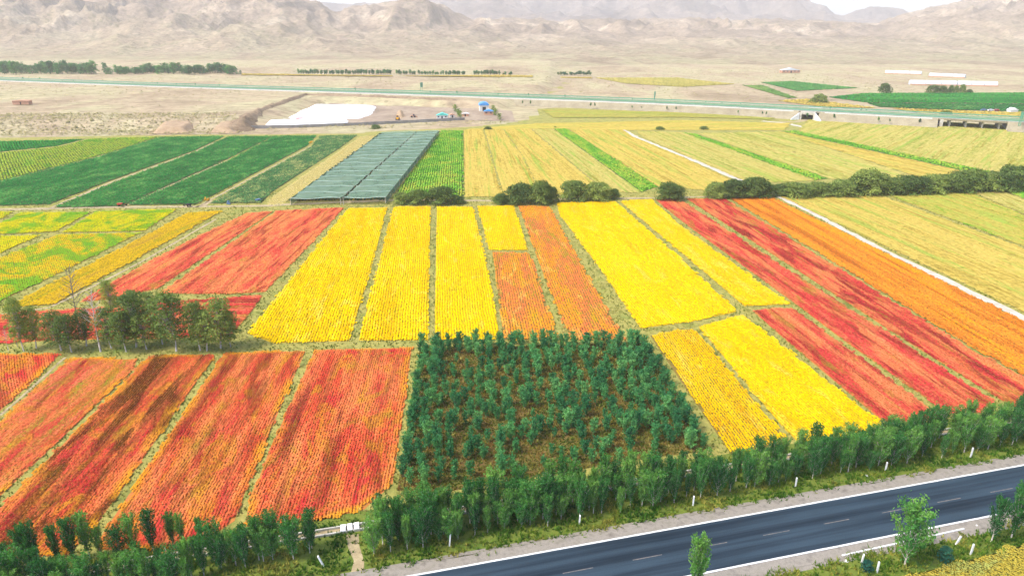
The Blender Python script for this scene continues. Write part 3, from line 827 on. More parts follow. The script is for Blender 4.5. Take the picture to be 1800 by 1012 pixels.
M['asphalt'] = asphaltmat()
M['gravel'] = mottled('gravel', lin(118, 112, 102), lin(150, 143, 132), 0.9, lin(132, 126, 112), bump=0.3, bscale=8)
M['worn_paint'] = mottled('worn_paint', lin(84, 88, 92), lin(128, 120, 114), 2.0)
M['dirt'] = mottled('dirt', lin(150, 134, 102), lin(182, 166, 130), 0.8, bump=0.3)
M['pale_path'] = mottled('pale_path', lin(176, 168, 150), lin(206, 199, 182), 0.5, bump=0.2)

road_strip('verge', -40, 13.2, 0.012, M['verge_soil'])
TAKEN_GRASSY = True
road_strip('road_shoulder', -9.7, 1.75, 0.16, M['gravel'], wob=0.5, take=True)
road_strip('road', -8.1, 0.1, 0.175, M['asphalt'], wob=0.12)
for nm, o0 in (('edge_line', -0.05), ('edge_line', -7.95)):
    road_strip(nm, o0 - 0.13, o0 + 0.13, 0.185, M['white_paint'], wob=0.05, kind='structure')
# shoulder bank down to the verge
for a, b in ((1.7, 2.5), (-10.4, -9.65)):
    n = 200; ss = np.linspace(-160, 330, n)
    oo = (a, b)
    zz = (0.157, 0.0) if a > 0 else (0.0, 0.157)
    v = np.vstack([np.c_[[RD(s, oo[0]) for s in ss], np.full(n, zz[0])], np.c_[[RD(s, oo[1]) for s in ss], np.full(n, zz[1])]])
    i = np.arange(n - 1)
    tag(link('shoulder_bank', mesh_np('shoulder_bank', v, np.stack([i, i + 1, n + i + 1, n + i], 1), M['gravel'])), kind='structure')
c0 = P(1253, 958)
s_first = (c0 - RO) @ RT; o_c = -4.0
for k in range(-8, 14):
    s = s_first + 8.85 * k
    v = [RD(s - 1.9, o_c - 0.07), RD(s + 1.9, o_c - 0.07), RD(s + 1.9, o_c + 0.07), RD(s - 1.9, o_c + 0.07)]
    sheet('centre_dash', v, 0.186, M['worn_paint'], 'structure', take=False)

# irrigation channel
chan = empty('irrigation_channel', (*RD(0, 10.0), 0), RA)
tag(chan, 'narrow concrete irrigation channel running behind the roadside trees', 'channel')
road_bed = MB().box((60, 0, 0.03), (440, 0.9, 0.03)).build('bed', M['dirt'], chan)
for sgn in (-1, 1):
    for k in range(76):
        L = 4.0
        s = -130 + k * L
        if -13.3 < s - 0 < -8.0 and False: continue
        MB().box((s, sgn * 0.55, 0.16), (L - 0.05, 0.22, 0.32 + random.uniform(-0.02, 0.02))).build('curb', M['concrete'], chan)
TAKEN.append(np.array([RD(-160, 9.2), RD(330, 9.2), RD(330, 10.8), RD(-160, 10.8)]))
# three cover slabs
for k, (a, t) in enumerate(((600, 'left'), (612, 'middle'), (624, 'right'))):
    c = P(a + 3, 931, 0.4); s = (c - RO) @ RT
    m_ = MB().box((0, 0, 0), (0.66, 1.30, 0.12), 0, 0, 0.98)
    o = m_.build('cover_slab', M['white_paint'], None, (*RD(s, 10.0), 0.39), (0, 0, RA + random.uniform(-0.03, 0.03)))
    tag(o, f'{t} one of three white concrete slabs bridging the channel', 'slab', 'slabs bridging the channel')
# footpath from slabs to road
pp = PP([(607, 940), (630, 938), (632, 960), (640, 985), (640, 1012), (615, 1014), (622, 985), (612, 962)])
sheet('footpath', pp, 0.02, M['dirt'], 'structure')
# concrete edging on the near side
m_ = MB()
a = P(1480, 978); b = P(1694, 931)
m_.box((0, 0, 0.12), (np.hypot(*(b - a)), 0.2, 0.3))
tag(m_.build('drain_edging', M['white_paint'], None, (*(a + b) / 2, 0.0), (0, 0, math.atan2(*(b - a)[::-1]))), 'thin concrete drain edging on the near side of the road', 'edging')

# paths and tracks
def path(name, px, wid, mat, z=0.03, z0=0.0):
    c = PP(px, z0)
    # resample
    seg = np.r_[0, np.cumsum(np.hypot(*np.diff(c, axis=0).T))]
    t = np.linspace(0, seg[-1], max(int(seg[-1] / 3), 6))
    x = np.interp(t, seg, c[:, 0]); y = np.interp(t, seg, c[:, 1])
    d = np.gradient(np.stack([x, y], 1), axis=0); d /= np.hypot(d[:, 0], d[:, 1])[:, None]
    nn = np.stack([-d[:, 1], d[:, 0]], 1)
    wv = wid / 2 * (1 + 0.8 * (vnoise(t / 4, t * 0 + 2) - 0.5))
    A = np.stack([x, y], 1) + nn * wv[:, None]; B = np.stack([x, y], 1) - nn * (wid / 2 * (1 + 0.8 * (vnoise(t / 3, t * 0 + 6) - 0.5)))[:, None]
    n = len(t)
    v = np.vstack([np.c_[B, np.full(n, z0 + z)], np.c_[A, np.full(n, z0 + z)]])
    i = np.arange(n - 1)
    o = link(name, mesh_np(name, v, np.stack([i, i + 1, n + i + 1, n + i], 1), mat)); tag(o, kind='structure')
    TAKEN.append(np.vstack([A, B[::-1]]))


path('pale_path', [(1330, 326), (1362, 342), (1450, 386), (1536, 431), (1660, 491), (1800, 559), (1900, 608)], 2.3, M['pale_path'])
path('field_track', [(1095, 228), (1104, 233), (1120, 242), (1160, 258), (1205, 276), (1260, 299), (1300, 317), (1330, 327)], 2.8, M['pale_path'])
path('field_track', [(1340, 213), (1385, 217), (1420, 226), (1412, 230)], 4.0, M['pale_path'])
path('field_track', [(1370, 213.5), (1400, 215), (1440, 204)], 5.0, M['dirt'])
path('dirt_track', [(-80, 370), (0, 368), (90, 367), (220, 364), (350, 363), (460, 362), (560, 357), (690, 352), (880, 353), (980, 351)], 2.6, M['dirt'])
path('dirt_track', [(980, 350), (1150, 348), (1280, 345), (1350, 340)], 2.0, M['dirt'])
path('dirt_track', [(0, 553), (90, 540), (130, 520), (250, 460), (380, 385)], 0.9, M['dirt'])
path('dirt_track', [(0, 730), (60, 678), (114, 628)], 0.55, M['dirt'])
path('dirt_track', [(344, 365), (420, 325), (545, 258)], 1.0, M['dirt'])
path('dirt_track', [(88, 366), (200, 319), (345, 266), (380, 250)], 1.6, M['dirt'])
path('dirt_track', [(216, 364), (300, 326), (402, 281)], 1.0, M['dirt'])
path('dirt_track', [(357, 362), (366, 355), (372, 352)], 2.2, M['dirt'])

# plantation ground
plant_poly = PP([(738, 612), (1000, 606), (1128, 602), (1190, 690), (1248, 792), (1130, 806), (960, 835), (760, 868), (698, 862)])
M['plant_soil'] = mottled('plant_soil', lin(104, 84, 46), lin(118, 100, 52), 0.3, lin(92, 98, 38), bump=0.4)
sheet('plantation_soil', plant_poly, 0.014, M['plant_soil'], 'structure', take=False)

# ------------------------------------------------------------------ trees
def leaf_mesh(name, cen, nor, size, mat, tintf=None, upright=0.0):
    """one small pointed leaf sprig for every centre"""
    n = len(cen)
    nor = nor / (np.linalg.norm(nor, axis=1)[:, None] + 1e-9)
    up = np.zeros((n, 3)); up[:, 2] = upright
    a = np.cross(nor, rng.normal(size=(n, 3))); a /= np.linalg.norm(a, axis=1)[:, None] + 1e-9
    a = a * (1 - upright * 0.55) + up + (nor * 0.2); nor = np.cross(a, rng.normal(size=(n, 3))) if upright > 0 else nor
    nor = nor / (np.linalg.norm(nor, axis=1)[:, None] + 1e-9); nor[:, 2] = np.abs(nor[:, 2])
    a /= np.linalg.norm(a, axis=1)[:, None] + 1e-9
    b = np.cross(nor, a)
    s = (size * (0.6 + 0.8 * rng.random(n)))[:, None]
    V = np.stack([cen - a * s * 0.6, cen - b * s * 0.33 + nor * s * 0.1, cen + a * s * 0.6, cen + b * s * 0.33 + nor * s * 0.1], 1).reshape(-1, 3)
    F = (np.arange(n) * 4)[:, None] + np.arange(4)[None]
    me = mesh_np(name, V, F, mat)
    at = me.attributes.new('tint', 'FLOAT', 'POINT')
    tv = rng.random(n) if tintf is None else tintf
    at.data.foreach_set('value', np.repeat(tv, 4).astype(np.float32))
    return me


def poplar(h, wd, nleaf, lsize, mat, bark, z0=0.12, nl=16, rise=0.55, tr=0.012, shape=1.0, tight=1.0, upright=0.0):
    """trunk with steep limbs; leaf sprigs gather round the limbs"""
    mb = MB(); lb = MB()
    bend = rng.normal(size=2) * 0.02 * h
    def tp(t): return np.array([bend[0] * t * t, bend[1] * t * t, h * t])
    mb.tube([tp(t) for t in (0, .25, .5, .75, .97)], [h * tr * (1.15 - t) + 0.006 for t in (0, .25, .5, .75, .97)], 6)
    cen = []; nor = []; tin = []
    per = nleaf // (nl + 2)
    for i in range(nl):
        t0 = z0 + (0.80 - z0) * (i + 0.5) / nl
        az = i * 2.4 + rng.random() * 0.8
        prof = math.sin(math.pi * min(max((t0 - z0) / (1.0 - z0) * 0.85 + 0.18, 0), 1)) ** shape
        rad = wd / 2 * (0.35 + 0.65 * prof) * rng.uniform(0.75, 1.2)
        L = h * rng.uniform(0.16, 0.30) * rise / 0.55
        p0 = tp(t0)
        p1 = p0 + np.array([math.cos(az) * rad * 0.6, math.sin(az) * rad * 0.6, L * 0.45])
        p2 = p0 + np.array([math.cos(az) * rad, math.sin(az) * rad, min(L, h * 0.99 - p0[2])])
        lb.tube([p0, p1, p2], [h * tr * 0.45, h * tr * 0.3, h * tr * 0.12], 4, cap=False)
        tt = rng.random(per) ** 0.7
        pts = np.where(tt[:, None] < 0.5, p0 + (p1 - p0) * tt[:, None] * 2, p1 + (p2 - p1) * (tt[:, None] * 2 - 1))
        off = rng.normal(size=(per, 3)) * np.array([wd * 0.11 * tight, wd * 0.11 * tight, h * 0.030])
        cen.append(pts + off); nor.append(off / wd + np.array([math.cos(az) * 0.3, math.sin(az) * 0.3, 0.45]) + rng.normal(size=(per, 3)) * 0.35)
        tin.append(np.clip(rng.random() * 0.5 + rng.random(per) * 0.5, 0, 1))
    k = nleaf - per * nl
    t = 0.55 + 0.45 * rng.random(k) ** 0.8
    pts = np.stack([bend[0] * t * t, bend[1] * t * t, h * t], 1)
    off = rng.normal(size=(k, 3)) * np.array([wd * 0.10, wd * 0.10, h * 0.02]) * (1.35 - t)[:, None] * 1.3
    cen.append(pts + off); nor.append(off + np.array([0, 0, 0.3]) + rng.normal(size=(k, 3)) * 0.3); tin.append(rng.random(k))
    return mb.mesh('trunk', bark, True), lb.mesh('limbs', bark), leaf_mesh('crown', np.vstack(cen), np.vstack(nor), lsize, mat, np.concatenate(tin), upright)


def round_tree(h, wd, nleaf, lsize, mat, bark, z0=0.25, ncl=22, tr=0.014, stems=1, dome=1.0, fill=0.5):
    """crown of many small clumps spread through an uneven dome"""
    mb = MB(); lb = MB()
    top = np.array([rng.normal() * 0.03 * h, rng.normal() * 0.03 * h, h * 0.7])
    for s in range(stems):
        az = rng.random() * 6.28
        sp = 0 if stems == 1 else wd * 0.22
        a = np.array([math.cos(az) * sp * 0.25, math.sin(az) * sp * 0.25, 0]); b = np.array([math.cos(az) * sp, math.sin(az) * sp, 0]) + top
        mb.tube([a, a * 0.5 + b * 0.5 + rng.normal(size=3) * 0.02 * h, b], [h * tr, h * tr * 0.75, h * tr * 0.3], 6)
    cen = []; nor = []; tin = []
    for i in range(ncl):
        t = (i + 0.5) / ncl
        zc = z0 + (0.94 - z0) * (t ** 0.85)
        q = (zc - z0) / (1 - z0)
        prof = (max(1 - (2 * q - 0.75) ** 2 * 0.7, 0.05)) ** 0.5 if dome == 1.0 else max(1 - q ** 2.2, 0.03) ** 0.5
        az = i * 2.39996 + rng.random()
        rr = wd / 2 * prof * (rng.random() ** fill) * 0.85
        c = np.array([math.cos(az) * rr, math.sin(az) * rr, zc * h]) + top * np.array([zc, zc, 0])
        rad = wd * rng.uniform(0.13, 0.21)
        lb.tube([top * (0.35 + 0.4 * q), (top * (0.5 + 0.3 * q) + c) / 2, c], [h * tr * 0.4, h * tr * 0.25, h * tr * 0.1], 4, cap=False)
        n = nleaf // ncl
        d = rng.normal(size=(n, 3)); d /= np.linalg.norm(d, axis=1)[:, None]
        d[:, 2] = np.abs(d[:, 2]) * 0.9 - 0.25
        r = rad * (0.55 + 0.6 * rng.random(n) ** 0.6)[:, None]
        cen.append(c + d * r * np.array([1, 1, 0.95])); nor.append(d + np.array([0, 0, 0.35]) + rng.normal(size=(n, 3)) * 0.3)
        tin.append(np.clip(rng.random() * 0.55 + rng.random(n) * 0.45, 0, 1))
    cen = np.vstack(cen); cen[:, 2] = np.maximum(cen[:, 2], 0.05 * h)
    return mb.mesh('trunk', bark, True), lb.mesh('limbs', bark), leaf_mesh('crown', cen, np.vstack(nor), lsize, mat, np.concatenate(tin))


def bare_tree(h, wd, mat):
    mb = MB()
    tp = lambda t: np.array([0.05 * h * t * t, 0.02 * h * t, h * t])
    mb.tube([tp(t) for t in (0, .3, .6, .98)], [0.16, 0.12, 0.07, 0.015], 7)
    br = MB()
    for i in range(26):
        t0 = 0.42 + 0.55 * i / 26
        az = i * 2.4 + rng.random()
        L = h * 0.30 * (1.1 - t0) + 0.4
        p0 = tp(t0); d = np.array([math.cos(az), math.sin(az), 1.1]); d /= np.linalg.norm(d)
        p2 = p0 + d * L
        br.tube([p0, p0 + d * L * 0.5 + rng.normal(size=3) * 0.05 * L, p2], [0.045, 0.03, 0.01], 4, cap=False)
        for k in range(4):
            q = p0 + (p2 - p0) * (0.35 + 0.18 * k); e = d + rng.normal(size=3) * 0.5
            br.tube([q, q + e / np.linalg.norm(e) * L * 0.4], [0.02, 0.006], 3, cap=False)
    return mb.mesh('trunk', mat, True), None, br.mesh('crown', mat)


def put_tree(kind, var, xy, sc, label, cat, group=None, z=0.0, rz=None, sxy=None):
    tm, lm, cm = var
    e = empty(kind, (xy[0], xy[1], z), rng.random() * 6.28 if rz is None else rz,
              (sc * (sxy or 1), sc * (sxy or 1), sc))
    t_ = link('trunk', tm, e); link('crown', cm, e)
    if lm is not None: link('limbs', lm, t_)
    tag(e, label, cat, group)
    return e


V_YOUNG = [poplar(2.9, 1.35, 900, 0.19, M['leaf_young'], M['bark'], z0=0.08, nl=14, tr=0.012, shape=0.8, rise=0.8, tight=0.8, upright=0.5) for _ in range(7)]
V_ROAD = [poplar(7.6, random.uniform(1.7, 2.5), 2600, 0.23, M['leaf_poplar'], M['bark_pale'], z0=0.09, nl=26, tr=0.010, shape=0.7, rise=0.95, tight=0.62, upright=0.55) for _ in range(9)]
V_ROADB = [poplar(7.0, 3.1, 3000, 0.23, M['leaf_poplar'], M['bark_pale'], z0=0.07, nl=30, tr=0.010, rise=1.0, shape=0.7, tight=0.6, upright=0.5) for _ in range(5)]
V_MID = [round_tree(11.0, 5.4, 4200, 0.27, M['leaf_willow'], M['bark_pale'], z0=0.2, ncl=60) for _ in range(4)]
V_BUSH = [round_tree(6.0, 8.4, 4600, 0.42, M['leaf_bush'], M['bark_dark'], z0=0.08, ncl=56, stems=3, dome=2, fill=0.42) for _ in range(4)]
V_FAR = [poplar(20, 8.0, 700, 1.25, M['leaf_far'], M['bark_dark'], z0=0.06, nl=16, tr=0.012, shape=0.6) for _ in range(5)]
V_FARR = [round_tree(18, 14, 800, 1.3, M['leaf_far'], M['bark_dark'], z0=0.08, ncl=26, stems=2, dome=2) for _ in range(4)]
V_THIN = [poplar(9.5, 4.0, 520, 0.85, M['leaf_far'], M['bark'], z0=0.2, nl=10, tr=0.014) for _ in range(4)]
V_LITE = [poplar(10, 4.4, 420, 0.75, M['leaf_light'], M['bark'], z0=0.06, nl=12, tr=0.012, shape=0.6) for _ in range(3)]
V_ROUND = [round_tree(8, 13, 1500, 0.9, M['leaf_bush'], M['bark_dark'], z0=0.05, ncl=34, stems=3, dome=2, fill=0.42) for _ in range(2)]
V_SMALL = [round_tree(1.3, 1.3, 420, 0.17, M['leaf_blue'], M['bark_dark'], z0=0.08, ncl=18, stems=2, dome=2) for _ in range(2)]

# plantation: about 300 young trees in rough rows with bare patches
cand = []
u0 = P(738, 606); u1 = P(1128, 598); d0 = P(698, 862); d1 = P(1248, 795)
nrow, ncol = 23, 21
for i in range(nrow):
    for j in range(ncol):
        a = (j + 0.5 + random.uniform(-0.34, 0.34)) / ncol; b = (i + 0.5 + random.uniform(-0.36, 0.36)) / nrow
        p = (u0 * (1 - a) + u1 * a) * (1 - b) + (d0 * (1 - a) + d1 * a) * b
        hole = vnoise(np.array([p[0] / 5.5]), np.array([p[1] / 5.5]), 77)[0]
        bare = 0.12 * math.exp(-((p - P(800, 660)) ** 2).sum() / 40) + 0.20 * math.exp(-((p - P(1090, 785)) ** 2).sum() / 26) + 0.2 * math.exp(-((p - P(940, 800)) ** 2).sum() / 16)
        edge = 0.25 if j < 2 or j > ncol - 3 or i < 2 else 0
        where = 'along the left edge' if j < 3 else 'along the right edge' if j > ncol - 4 else 'along the back edge' if i < 3 else 'in the front rows' if i > nrow - 5 else 'in the middle'
        cand.append((hole * 0.15 - bare + edge + random.uniform(-0.18, 0.18), p, where))
cand.sort(key=lambda c: -c[0])
for k, (_, p, wh_) in enumerate(cand[:300]):
    put_tree('young_tree', V_YOUNG[k % 7], p, random.uniform(0.8, 1.22), f'young green tree {wh_} of the plantation block', 'tree', f'young trees {wh_} of the plantation', sxy=random.uniform(0.9, 1.2))

ex_v, ex_f, ex_t, nb_ = [], [], [], 0
for k, (_, p, wh_) in enumerate(cand[300:415]):
    me_ = V_YOUNG[k % 7][2]
    nv = len(me_.vertices); co = np.empty(nv * 3, np.float32); me_.vertices.foreach_get('co', co); co = co.reshape(-1, 3)
    a_ = rng.random() * 6.28; sc_ = random.uniform(0.6, 0.95)
    co = np.stack([co[:, 0] * math.cos(a_) - co[:, 1] * math.sin(a_), co[:, 0] * math.sin(a_) + co[:, 1] * math.cos(a_), co[:, 2]], 1) * sc_ + np.array([p[0], p[1], 0])
    q4 = co.reshape(-1, 4, 3)[::3]; c4 = q4.mean(1, keepdims=True); q4 = c4 + (q4 - c4) * 1.6
    nv = len(q4) * 4
    ex_v.append(q4.reshape(-1, 3)); ex_f.append(np.arange(nv).reshape(-1, 4) + nb_); nb_ += nv
    ex_t.append(np.repeat(rng.random(nv // 4), 4))
me_ = mesh_np('young_trees', np.vstack(ex_v), np.vstack(ex_f), M['leaf_young'])
me_.attributes.new('tint', 'FLOAT', 'POINT').data.foreach_set('value', np.concatenate(ex_t).astype(np.float32))
tag(link('young_trees', me_), 'smallest young trees filling gaps in the plantation block', 'trees', kind='stuff')

# roadside belt; s along road, o offset from the far edge line
k = 0
def belt(s0, s1, offs, step, label, group, sc=(0.8, 1.15), skip=()):
    global k
    for o in offs:
        s = s0 + random.uniform(0, step)
        while s < s1:
            if not any(a < s < b for a, b in skip):
                p = RD(s, o + random.uniform(-0.6, 0.6))
                v = V_ROADB[k % 5] if random.random() < 0.34 else V_ROAD[k % 9]
                put_tree('roadside_tree', v, p, random.uniform(*sc), label, 'tree', group)
                k += 1
            s += step * random.uniform(0.6, 1.45)
sA = (P(655, 978) - RO) @ RT
belt(sA, sA + 34, (4.9, 6.4, 7.8, 8.9), 1.7, 'dense green roadside tree in the belt right of the white slabs', 'roadside belt in front of the plantation', (0.5, 0.88))
belt(sA + 34, sA + 66, (5.2, 7.0, 8.6), 1.9, 'green roadside tree in the belt below the yellow plots', 'roadside belt below the yellow plots', (0.46, 0.86))
belt(sA + 66, sA + 125, (5.0, 6.6, 8.4), 2.0, 'green roadside tree in the belt below the red strips at right', 'roadside belt at the right', (0.46, 0.88))
sL = (P(560, 985) - RO) @ RT
belt(sL - 44, sL - 13, (4.2, 6.0, 7.8, 11.8), 1.8, 'dark green roadside tree in the belt at the bottom left corner', 'roadside belt at the bottom left', (0.46, 0.88))
belt(sL - 13, sL, (6.4, 7.6), 1.7, 'slim roadside tree in front of the channel left of the slabs', 'slim trees left of the slabs', (0.6, 0.86))
# trees on the near side of the road
for (bx, by, tpy, var, lab) in ((1590, 992, 897, V_ROADB[0], 'tall bushy tree alone on the near side of the road'),
                                (1222, 1052, 965, V_ROAD[2], 'tree top at the bottom photo edge on the near side of the road'),
                                (1742, 952, 890, V_ROAD[3], 'slim tree near the right edge, left of a pair'),
                                (1776, 948, 872, V_ROAD[1], 'bushy tree near the right edge, right of a pair'),
                                (1818, 950, 880, V_ROAD[2], 'tree cut by the right photo edge beside the road')):
    p = P(bx, by); dist = math.sqrt(p @ p + CAM_H ** 2)
    hh = (by - tpy) * dist / 1270 / (np.hypot(*p) / dist)
    put_tree('roadside_tree', var, p, hh / 7.4, lab, 'tree')
for (bx, by, sc, lab) in ((1657, 985, 1.0, 'round blue green bush on the near verge by the tall bushy tree'), (1521, 1004, 0.8, 'small blue green bush at the bottom edge beside two white posts')):
    put_tree('small_bush', V_SMALL[0], P(bx, by), sc * 1.55, lab, 'bush')

# tall trees between the red plots at left
V_BARE = [bare_tree(11.5, 3, M['bark_pale']), bare_tree(12.5, 3, M['bark'])]
mids = [(42, 617, 535, .62, 0, 'leftmost leafy tree in the row between the red plots'),
        (64, 612, 548, .62, 1, 'second leafy tree from the left in the row between the red plots'),
        (108, 616, 552, .8, 2, 'third leafy tree in the row, thin crowned, left of the bare trees'),
        (126, 619, 558, .7, 0, 'low leafy tree just left of the pale dead tree'),
        (152, 608, 550, .7, 1, 'leafy tree standing behind the pale dead tree'),
        (196, 612, 545, .85, 3, 'leafy tree just right of the pale dead tree'),
        (222, 618, 552, .75, 0, 'low tree left of the first big rounded crown'),
        (240, 611, 520, .95, 1, 'first big rounded crown in the row, left of the largest'),
        (258, 614, 552, .75, 2, 'small tree tucked between the two biggest crowns'),
        (310, 617, 517, 1.15, 3, 'largest rounded tree in the row between the red plots'),
        (352, 616, 532, .75, 0, 'slim tree right of the largest tree in the row'),
        (364, 617, 546, .7, 1, 'low slim tree second from the right group of the row'),
        (388, 613, 527, 1.0, 2, 'big tree at the right end of the row between the red plots'),
        (406, 610, 548, .75, 3, 'rightmost small tree at the end of the row'),
        (286, 605, 555, .7, 1, 'small tree behind the largest tree in the row'),
        (200, 556, 497, .55, 2, 'small tree behind the row beside the salmon strip'),
        (236, 560, 512, .6, 0, 'pale green small tree behind the row, middle of three'),
        (266, 562, 515, .6, 3, 'small tree behind the row, right of three')]
for bx, by, ty, ww, vi, lab in mids:
    p = P(bx, by); dist = math.sqrt(p @ p + CAM_H ** 2)
    hh = (by - ty) * dist / 1270 / (np.hypot(*p) / dist)
    put_tree('leafy_tree', V_MID[vi], p, hh / 11.0, lab, 'tree', sxy=ww * 11.0 / hh * 1.25)
for bx, by, ty, vi, lab in ((177, 618, 517, 0, 'pale leafless dead tree in the row between the red plots'), (143, 594, 487, 1, 'tall bare grey tree behind the row at left'),
                            (15, 616, 583, 0, 'short leafless stub at the far left of the row'), (31, 610, 580, 1, 'thin leafless sapling beside the leftmost leafy tree')):
    p = P(bx, by); dist = math.sqrt(p @ p + CAM_H ** 2)
    hh = (by - ty) * dist / 1270 / (np.hypot(*p) / dist)
    put_tree('bare_tree', V_BARE[vi], p, hh / 12.0, lab, 'tree', rz=0.3)

# hedge bushes along the track; (x, base y, top y, width px)
bushes = [(708, 358, 338, 34, 'small bush at the left end of the first bush clump'), (734, 358, 334, 44, 'left bush of the clump under the bright green strip'),
          (776, 357, 329, 62, 'biggest bush of the clump under the bright green strip'), (806, 358, 344, 30, 'low right tail of the clump under the bright green strip'),
          (880, 358, 340, 34, 'low left bush of the clump under the golden wheat'), (914, 357, 323, 60, 'left bush of the clump under the golden wheat'),
          (948, 358, 318, 50, 'tallest bush of the clump under the golden wheat'), (968, 355, 328, 30, 'right bush of the clump under the golden wheat'),
          (1008, 352, 318, 56, 'left bush of the pair above the orange strip'), (1052, 352, 321, 56, 'right bush of the pair above the orange strip'),
          (1080, 350, 332, 22, 'small bush right of the pair'),
          (1177, 350, 323, 56, 'single round bush above the start of the crimson strips'),
          (1258, 348, 322, 44, 'left bush of the clump over the orange field'), (1290, 347, 317, 54, 'middle bush of the clump over the orange field'),
          (1325, 346, 314, 58, 'biggest bush of the clump over the orange field'), (1345, 345, 322, 34, 'right bush of the clump over the orange field')]
for bx, by, ty, wp, lab in bushes:
    p = P(bx, by); dist = math.sqrt(p @ p + CAM_H ** 2)
    hh = (by - ty) * dist / 1283 * 1.0; ww = wp * dist / 1283
    put_tree('hedge_bush', V_BUSH[random.randrange(4)], p, hh / 5.9, lab, 'bush', sxy=ww / 8.4 / (hh / 5.9) * 1.02)
hx = 1376
tops = ([1370, 1400, 1440, 1490, 1523, 1560, 1620, 1680, 1705, 1740, 1770, 1800, 1900], [318, 316, 320, 312, 294, 309, 306, 303, 296, 305, 294, 292, 288])
i = 0
while hx < 1900:
    by = np.interp(hx, [1370, 1800, 1900], [345, 334, 331]) + random.uniform(-2.0, 1.5)
    ty = np.interp(hx, *tops) + random.uniform(-1, 4)
    wp = random.uniform(36, 58)
    p = P(hx, by); dist = math.sqrt(p @ p + CAM_H ** 2)
    hh = (by - ty) * dist / 1283; ww = wp * dist / 1283
    put_tree('hedge_bush', V_BUSH[i % 4], p, hh / 5.9 * 0.84, 'dark green bush in the unbroken hedge right of the white path', 'bush', 'long hedge at the right', sxy=ww / 8.4 / (hh / 5.9 * 0.84))
    hx += wp * random.uniform(0.36, 0.55); i += 1


def far_tree(kind, var, bx, by, ty, wp, lab, cat='tree', group=None, H0=20.0, W0=8.0, z=None):
    z = far_z(bx, by) if z is None else z
    p = P(bx, by, z); dist = math.hypot(p[1], 60)
    hh = (by - ty) * dist / 1290; ww = wp * dist / 1290
    put_tree(kind, var, p, hh / H0, lab, cat, group, z=z - 0.3, sxy=ww / W0 / (hh / H0))


# left grove
for (x0, x1, n, ya, yb, gl) in ((-60, 172, 44, 131, 107, 'grove at the left edge'), (206, 414, 46, 131, 112, 'grove right of the gap')):
    for j in range(n):
        x = x0 + (x1 - x0) * (j + random.uniform(-0.3, 0.3)) / n
        r_ = random.random()
        by = ya - 1 + random.uniform(-2.5, 1.5); ty = yb + random.uniform(-2, 5) + (3 if 206 < x < 245 else 0) + (0 if r_ < 0.6 else 4)
        if r_ < 0.55: far_tree('grove_tree', V_FAR[j % 5], x, by, ty, random.uniform(10, 15), f'dark green tree in the far {gl}', group=gl)
        else: far_tree('grove_tree', V_FARR[j % 4], x, by, ty, random.uniform(13, 19), f'dark green tree in the far {gl}', group=gl, H0=18, W0=14)
for x, ty, wp, l in ((186, 110, 12, 'taller tree in the gap between the two far groves'), (193, 119, 18, 'rounded tree in the gap between the two far groves'), (423, 123, 5, 'lone small tree right of the far grove')):
    far_tree('grove_tree', V_FARR[0], x, 131, ty, wp, l, H0=18, W0=14)
for (x0, x1, n, ty) in ((526, 686, 40, 122), (696, 730, 8, 123), (738, 788, 12, 124), (792, 816, 7, 124), (834, 862, 8, 123), (866, 878, 4, 123), (884, 900, 4, 126), (982, 1014, 9, 126), (1018, 1038, 6, 125)):
    for j in range(n):
        x = x0 + (x1 - x0) * (j + random.uniform(-0.3, 0.3)) / max(n - 1, 1)
        far_tree('far_tree', V_THIN[j % 4], x, 131.5 + (0.03 * (x - 526) / 10), ty + random.uniform(-1, 2.5), random.uniform(4.0, 6.0), 'thin dark tree in the far windbreak rows', group='far windbreak trees', H0=9.5, W0=4.0)
far_tree('round_bush', V_ROUND[0], 1439, 181, 166, 33, 'large round bush beside the emerald field', 'bush', H0=8, W0=13)
far_tree('round_tree', V_ROUND[1], 1555, 164, 147, 26, 'lone rounded tree at the top edge of the emerald field', H0=8, W0=13)
for j, (x, ty, wp, v) in enumerate(((1640, 150, 26, 0), (1656, 151, 22, 1), (1670, 150, 12, 1), (1680, 151, 10, 0), (1690, 149, 14, 0))):
    lab = ['leftmost broad tree of the clump above the emerald field', 'second tree of the clump above the emerald field', 'middle slim tree of the clump above the emerald field', 'fourth slim tree of the clump above the emerald field', 'right tall tree of the clump above the emerald field'][j]
    far_tree('clump_tree', V_ROUND[v], x, 164, ty, wp, lab, H0=8, W0=13)
far_tree('round_bush', V_ROUND[1], 1703, 163.5, 157, 14, 'low dark bush at the right of the clump', 'bush', H0=8, W0=13)
far_tree('round_bush', V_ROUND[0], 1662, 202, 194, 23, 'flat bush just beyond the highway', 'bush', H0=8, W0=13)
far_tree('round_bush', V_ROUND[0], 1773, 221, 211, 17, 'dark bush beside the highway bridge', 'bush', H0=8, W0=13)
far_tree('round_bush', V_ROUND[1], 1793, 223, 215, 16, 'dark bush near the right end of the highway', 'bush', H0=8, W0=13)
for x, by, ty, l in ((800, 197, 183, 'upper light green tree left of the blue roofed barn'), (806, 203, 190, 'middle light green tree left of the blue roofed barn'), (808, 208, 194, 'lower light green tree left of the blue roofed barn'),
                     (867, 197, 184, 'upper light green tree right of the blue roofed barn'), (871, 203, 190, 'middle light green tree right of the blue roofed barn'), (878, 211, 198, 'lower light green tree right of the blue roofed barn')):
    far_tree('poplar_tree', V_LITE[x % 3], x, by, ty, 9, l, H0=10, W0=4.4, z=0.1)
